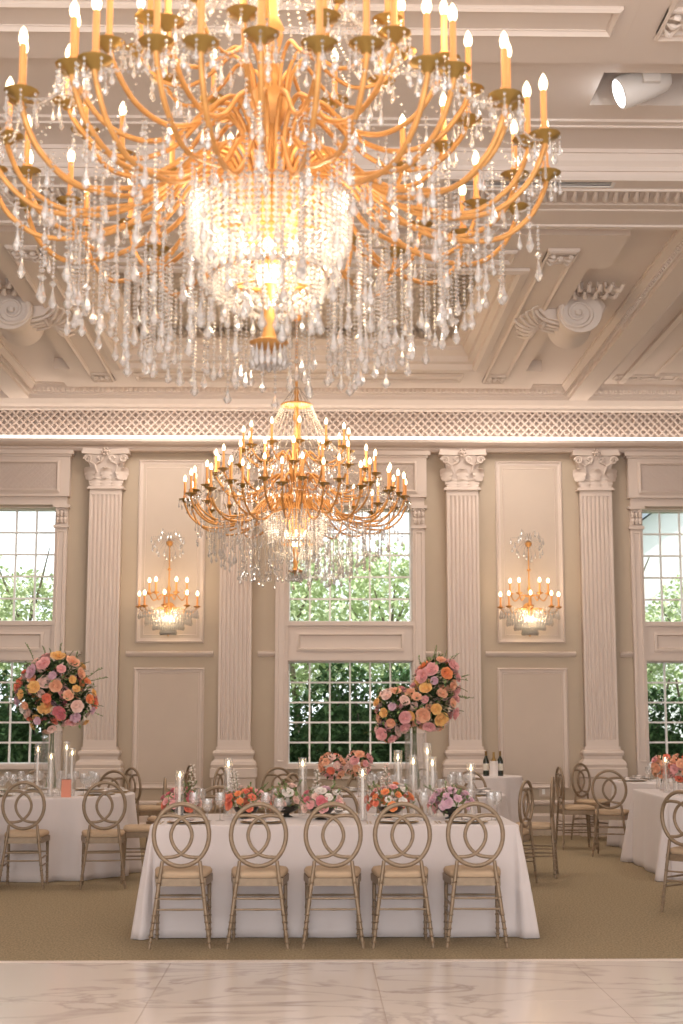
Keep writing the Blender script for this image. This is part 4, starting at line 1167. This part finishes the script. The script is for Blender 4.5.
# wine bottles and holder
def bottle(x, lab):
    root = thing('wine_bottle', lab, 'bottle', (x, 18.2, .80), group='wine bottles on the side table')
    m = MB(); m.lathe([(.036, .001), (.038, .02), (.038, .18), (.032, .205), (.016, .235), (.0145, .27)], n=16); m.build('body', M['bottle'], root, 40)
    m = MB(); m.lathe([(.0155, .25), (.0155, .30), (.017, .302), (.0165, .31), (0, .31)], n=12); m.build('foil_capsule', M['foil'], root, 40)
    m = MB(); m.lathe([(.0385, .07), (.0385, .155)], n=16, cap=False); m.build('label', M['label'], root, 40)
bottle(2.185, 'dark wine bottle with cream label, left of the white cooler on the side table')
bottle(2.365, 'dark wine bottle with cream label, right of the white cooler on the side table')
root = thing('wine_cooler', 'white cylindrical wine cooler with a bottle neck showing, between two wine bottles', 'cooler', (2.275, 18.12, .80))
m = MB(); m.lathe([(.052, .001), (.052, .19), (.048, .19), (.048, .05), (0, .05)], n=20, cap=False); m.build('cooler_body', M['napkin'], root, 40)
m = MB(); m.lathe([(.035, .055), (.037, .19), (.016, .235), (.015, .30), (0, .30)], n=12); m.build('bottle_neck', M['foil'], root, 40)
# wall outlet
root = thing('wall_outlet', 'small cream double outlet plate low on the wall right of the side table', 'outlet', (3.10, W-.001, .56))
m = MB(); m.box(-.11, .11, -.010, -.0, -.06, .06); m.build('plate', M['panelp'], root)
m = MB()
for x_ in (-.05, .05):
    m.box(x_-.02, x_+.02, -.012, -.0095, -.035, .035)
m.build('socket', M['winframe'], root)

# ------------------------------------------------------------------ outside
m = MB(); m.box(-40, 40, W+.31, 70, -.25, -.05); struct('ground', m, M['lawn'])
def leafball(n, rx, ry, rz, w, l, seed, mat, name):
    rr = random.Random(seed); m = MB()
    for i in range(n):
        d = Vector((rr.gauss(0, 1), rr.gauss(0, 1), rr.gauss(0, 1))).normalized()*rr.uniform(.35, 1)**.5
        leafquad(m, (d.x*rx, d.y*ry, d.z*rz), (rr.uniform(-1, 1), rr.uniform(-1, 1), rr.uniform(-1, 1)), w*rr.uniform(.6, 1.2), l*rr.uniform(.6, 1.2))
    return m.mesh(name, mat)
root = thing('hedge', 'dense dark green hedge growing outside just behind the lower windows', 'hedge', (0, 21.2, 0))
m = MB(); rr = random.Random(8)
for i in range(26000):
    x = rr.uniform(-6.6, 7.6); zt = 2.05+.25*math.sin(x*2.1)+.15*math.sin(x*5.3)
    leafquad(m, (x, rr.uniform(-.5, -.05), rr.uniform(0, 1)**.8*zt), (rr.uniform(-1, 1), rr.uniform(-1, 1), rr.uniform(-1, 1)), .04*rr.uniform(.6, 1.2), .13*rr.uniform(.6, 1.2))
o = m.build('foliage', M['hedge'], root); o['kind'] = 'stuff'
m = MB(); n_ = 60; vs = []; fs = []
for i in range(n_+1):
    x = -6.7+14.4*i/n_; zt = 1.55+.25*math.sin(x*2.1)+.15*math.sin(x*5.3)
    vs += [(x, .02, 0), (x, -.02+.05*math.sin(i*2.3), zt*.6), (x, .10, zt), (x, .35, zt*.7), (x, .4, 0)]
for i in range(n_):
    for j in range(4): fs.append((i*5+j, (i+1)*5+j, (i+1)*5+j+1, i*5+j+1))
m.add(vs, fs); m.build('inner_growth', M['hedge'], root, 60)
for k in range(36):
    x = -6.5+14*k/35; mm = MB(); mm.tube([(x, 0, -.1), (x+rr.uniform(-.1, .1), .1, 1.2), (x+rr.uniform(-.2, .2), 0, 2.1)], [.035, .03, .015], 6); mm.build('trunk', M['bark'], root)
TBM = [leafball(3200, 1.3, 1.0, 1.5, .05, .15, s, M['treeleaf'], 'tree_leaves') for s in (3, 4)]
for i, (x, y, z, s) in enumerate(((-6.4, 25.2, 3.2, 1.0), (-4.6, 23.2, 2.9, .7), (-3.4, 27.6, 3.6, 1.1), (-.3, 24.0, 2.9, .8), (1.45, 26.0, 3.3, .95), (.4, 29.0, 3.6, 1.1), (5.2, 24.2, 2.6, .8), (7.2, 26.2, 2.9, .9))):
    vis = ('left', 'left', 'left', 'central', 'central', 'central', 'right', 'right')[i]
    root = thing('garden_tree', 'light green leafy tree against the bright sky, seen through the %s window' % vis, 'tree', (x, y, 0), group='light green trees outside the %s window' % vis)
    o = obj('foliage', TBM[i % 2], root, (0, 0, z), i*1.3, s); o['kind'] = 'stuff'
    m = MB(); m.tube(catmull([(0, 0, -.1), (.06, 0, 1.2), (-.05, .05, 2.4), (.05, 0, z+.8)], 4), [.07, .07, .065, .06, .06, .055, .05, .05, .045, .04, .03, .02, .01], 7)
    for k in range(6):
        a = k*1.05; zz = 1.6+.3*k; m.tube([(0, 0, zz), (.4*math.cos(a), .4*math.sin(a), zz+.5), (.8*math.cos(a), .8*math.sin(a), zz+1.1)], [.03, .022, .01], 5)
    m.build('trunk', M['bark'], root, 50)
root = thing('white_house', 'white gabled house with blue grey roof outside the right window', 'house', (9.2, 33, 0))
m = MB(); m.box(-3, 4, 0, 6, -.1, 5.0); m.prism([(-3, 5.0), (4, 5.0), (.5, 7.6)], 0, 6, 'y'); m.build('wall', M['house'], root)
m = MB()
m.prism([(-3.5, 4.75), (-3.5, 4.95), (.5, 7.95), (4.5, 4.95), (4.5, 4.75), (.5, 7.6)], -.5, 6.5, 'y'); m.build('roof', M['roof'], root)
m = MB(); m.loop(-2, -.8, 2.6, 4.2, [(0, -.03), (.08, -.06), (.1, 0), (.1, .01)], 'xz'); m.build('window_frame', M['winframe'], root)

# ------------------------------------------------------------------ light
wd = bpy.data.worlds.new('sky'); SC.world = wd; wd.use_nodes = True
nt = wd.node_tree; nt.nodes.clear()
o_ = nt.nodes.new('ShaderNodeOutputWorld'); b_ = nt.nodes.new('ShaderNodeBackground')
b_.inputs[0].default_value = (.93, .97, 1.0, 1); b_.inputs[1].default_value = 2.2
nt.links.new(b_.outputs[0], o_.inputs[0])
def lamp(kind, name, loc, power, col, size=.1, rot=(0, 0, 0), sy=None, angle=None, blend=.5):
    l = bpy.data.lights.new(name, kind); l.energy = power; l.color = col
    if kind == 'AREA':
        l.size = size
        if sy: l.shape = 'RECTANGLE'; l.size_y = sy
    elif kind == 'SUN': l.angle = size
    else: l.shadow_soft_size = size
    if kind == 'SPOT': l.spot_size = angle; l.spot_blend = blend
    o = bpy.data.objects.new(name, l); COL.objects.link(o); o.location = loc; o.rotation_euler = rot; return o
lamp('SUN', 'sun_light', (0, 0, 20), 3.2, (1, .95, .86), .02, (math.radians(38), 0, math.radians(-25)))
WARM = (1, .72, .45)
for cy in (5.95, 15.4):
    lamp('POINT', 'chandelier_glow', (XC, cy, 4.75), 34, WARM, .35)
    for k in range(6):
        a = k*PI/3+.3; lamp('POINT', 'chandelier_glow', (XC+.98*math.cos(a), cy+.98*math.sin(a), 4.28), 9, WARM, .14)
    for k in range(4): lamp('POINT', 'basket_glow', (XC+.21*math.cos(k*PI/2+.8), cy+.21*math.sin(k*PI/2+.8), 3.60), 5.5 if cy < 10 else 3, (1, .84, .64), .06)
    lamp('POINT', 'basket_glow', (XC+.1, cy-.08, 3.34), 3.5 if cy < 10 else 1.5, (1, .78, .50), .05)
for x in (-1.925, 2.885):
    lamp('POINT', 'sconce_glow', (x, W-.34, 2.84), 6, (1, .74, .45), .08)
    lamp('POINT', 'sconce_glow', (x, W-.42, 3.38), 4.5, (1, .72, .42), .2)
lamp('AREA', 'cove_glow', (.3, W-.2, 5.30), 20, (1, .84, .70), 14, (math.radians(200), 0, 0), .08)
# daylight from the window wall behind the camera
lamp('AREA', 'rear_daylight', (0, -2.2, 3.2), 370, (1, .94, .90), 14, (math.radians(90), 0, 0), 4.5)
for x, y in ((-3.2, 7.0), (3.0, 7.0), (-5.5, 14), (5.5, 14), (0, 13.3), (-1.9, 17.6), (2.6, 17.6)):
    lamp('AREA', 'overhead_fill', (x, y, 5.72), 56, (1, .90, .80), 1.2)  # unseen overhead fill, added to brighten the floor
lamp('SPOT', 'stage_spot', (2.25, 9.6, 5.85), 120, (.9, .95, 1), .08, (0, math.radians(-40), 0), angle=math.radians(30))

# ------------------------------------------------------------------ camera
cd = bpy.data.cameras.new('camera'); cam = bpy.data.objects.new('camera', cd); COL.objects.link(cam); SC.camera = cam
cd.sensor_fit = 'VERTICAL'; cd.sensor_height = 36; cd.lens = 1422/1024*36
cam.location = (0, 0, 1.5); cam.rotation_euler = (math.radians(98.32), 0, math.radians(-1.13))
cd.dof.use_dof = True; cd.dof.focus_distance = 12; cd.dof.aperture_fstop = 3.2
cd.clip_end = 200
SC.view_settings.view_transform = 'Standard'; SC.view_settings.look = 'None'
SC.view_settings.exposure = -0.08; SC.view_settings.gamma = 1; SC.view_settings.use_curve_mapping = False
cy = SC.cycles
cy.use_denoising = True; cy.max_bounces = 7; cy.diffuse_bounces = 4; cy.glossy_bounces = 3; cy.transparent_max_bounces = 24; cy.transmission_bounces = 4
cy.sample_clamp_indirect = 6; cy.use_fast_gi = False; cy.caustics_reflective = False; cy.caustics_refractive = False
cy.use_adaptive_sampling = True; cy.adaptive_threshold = .02
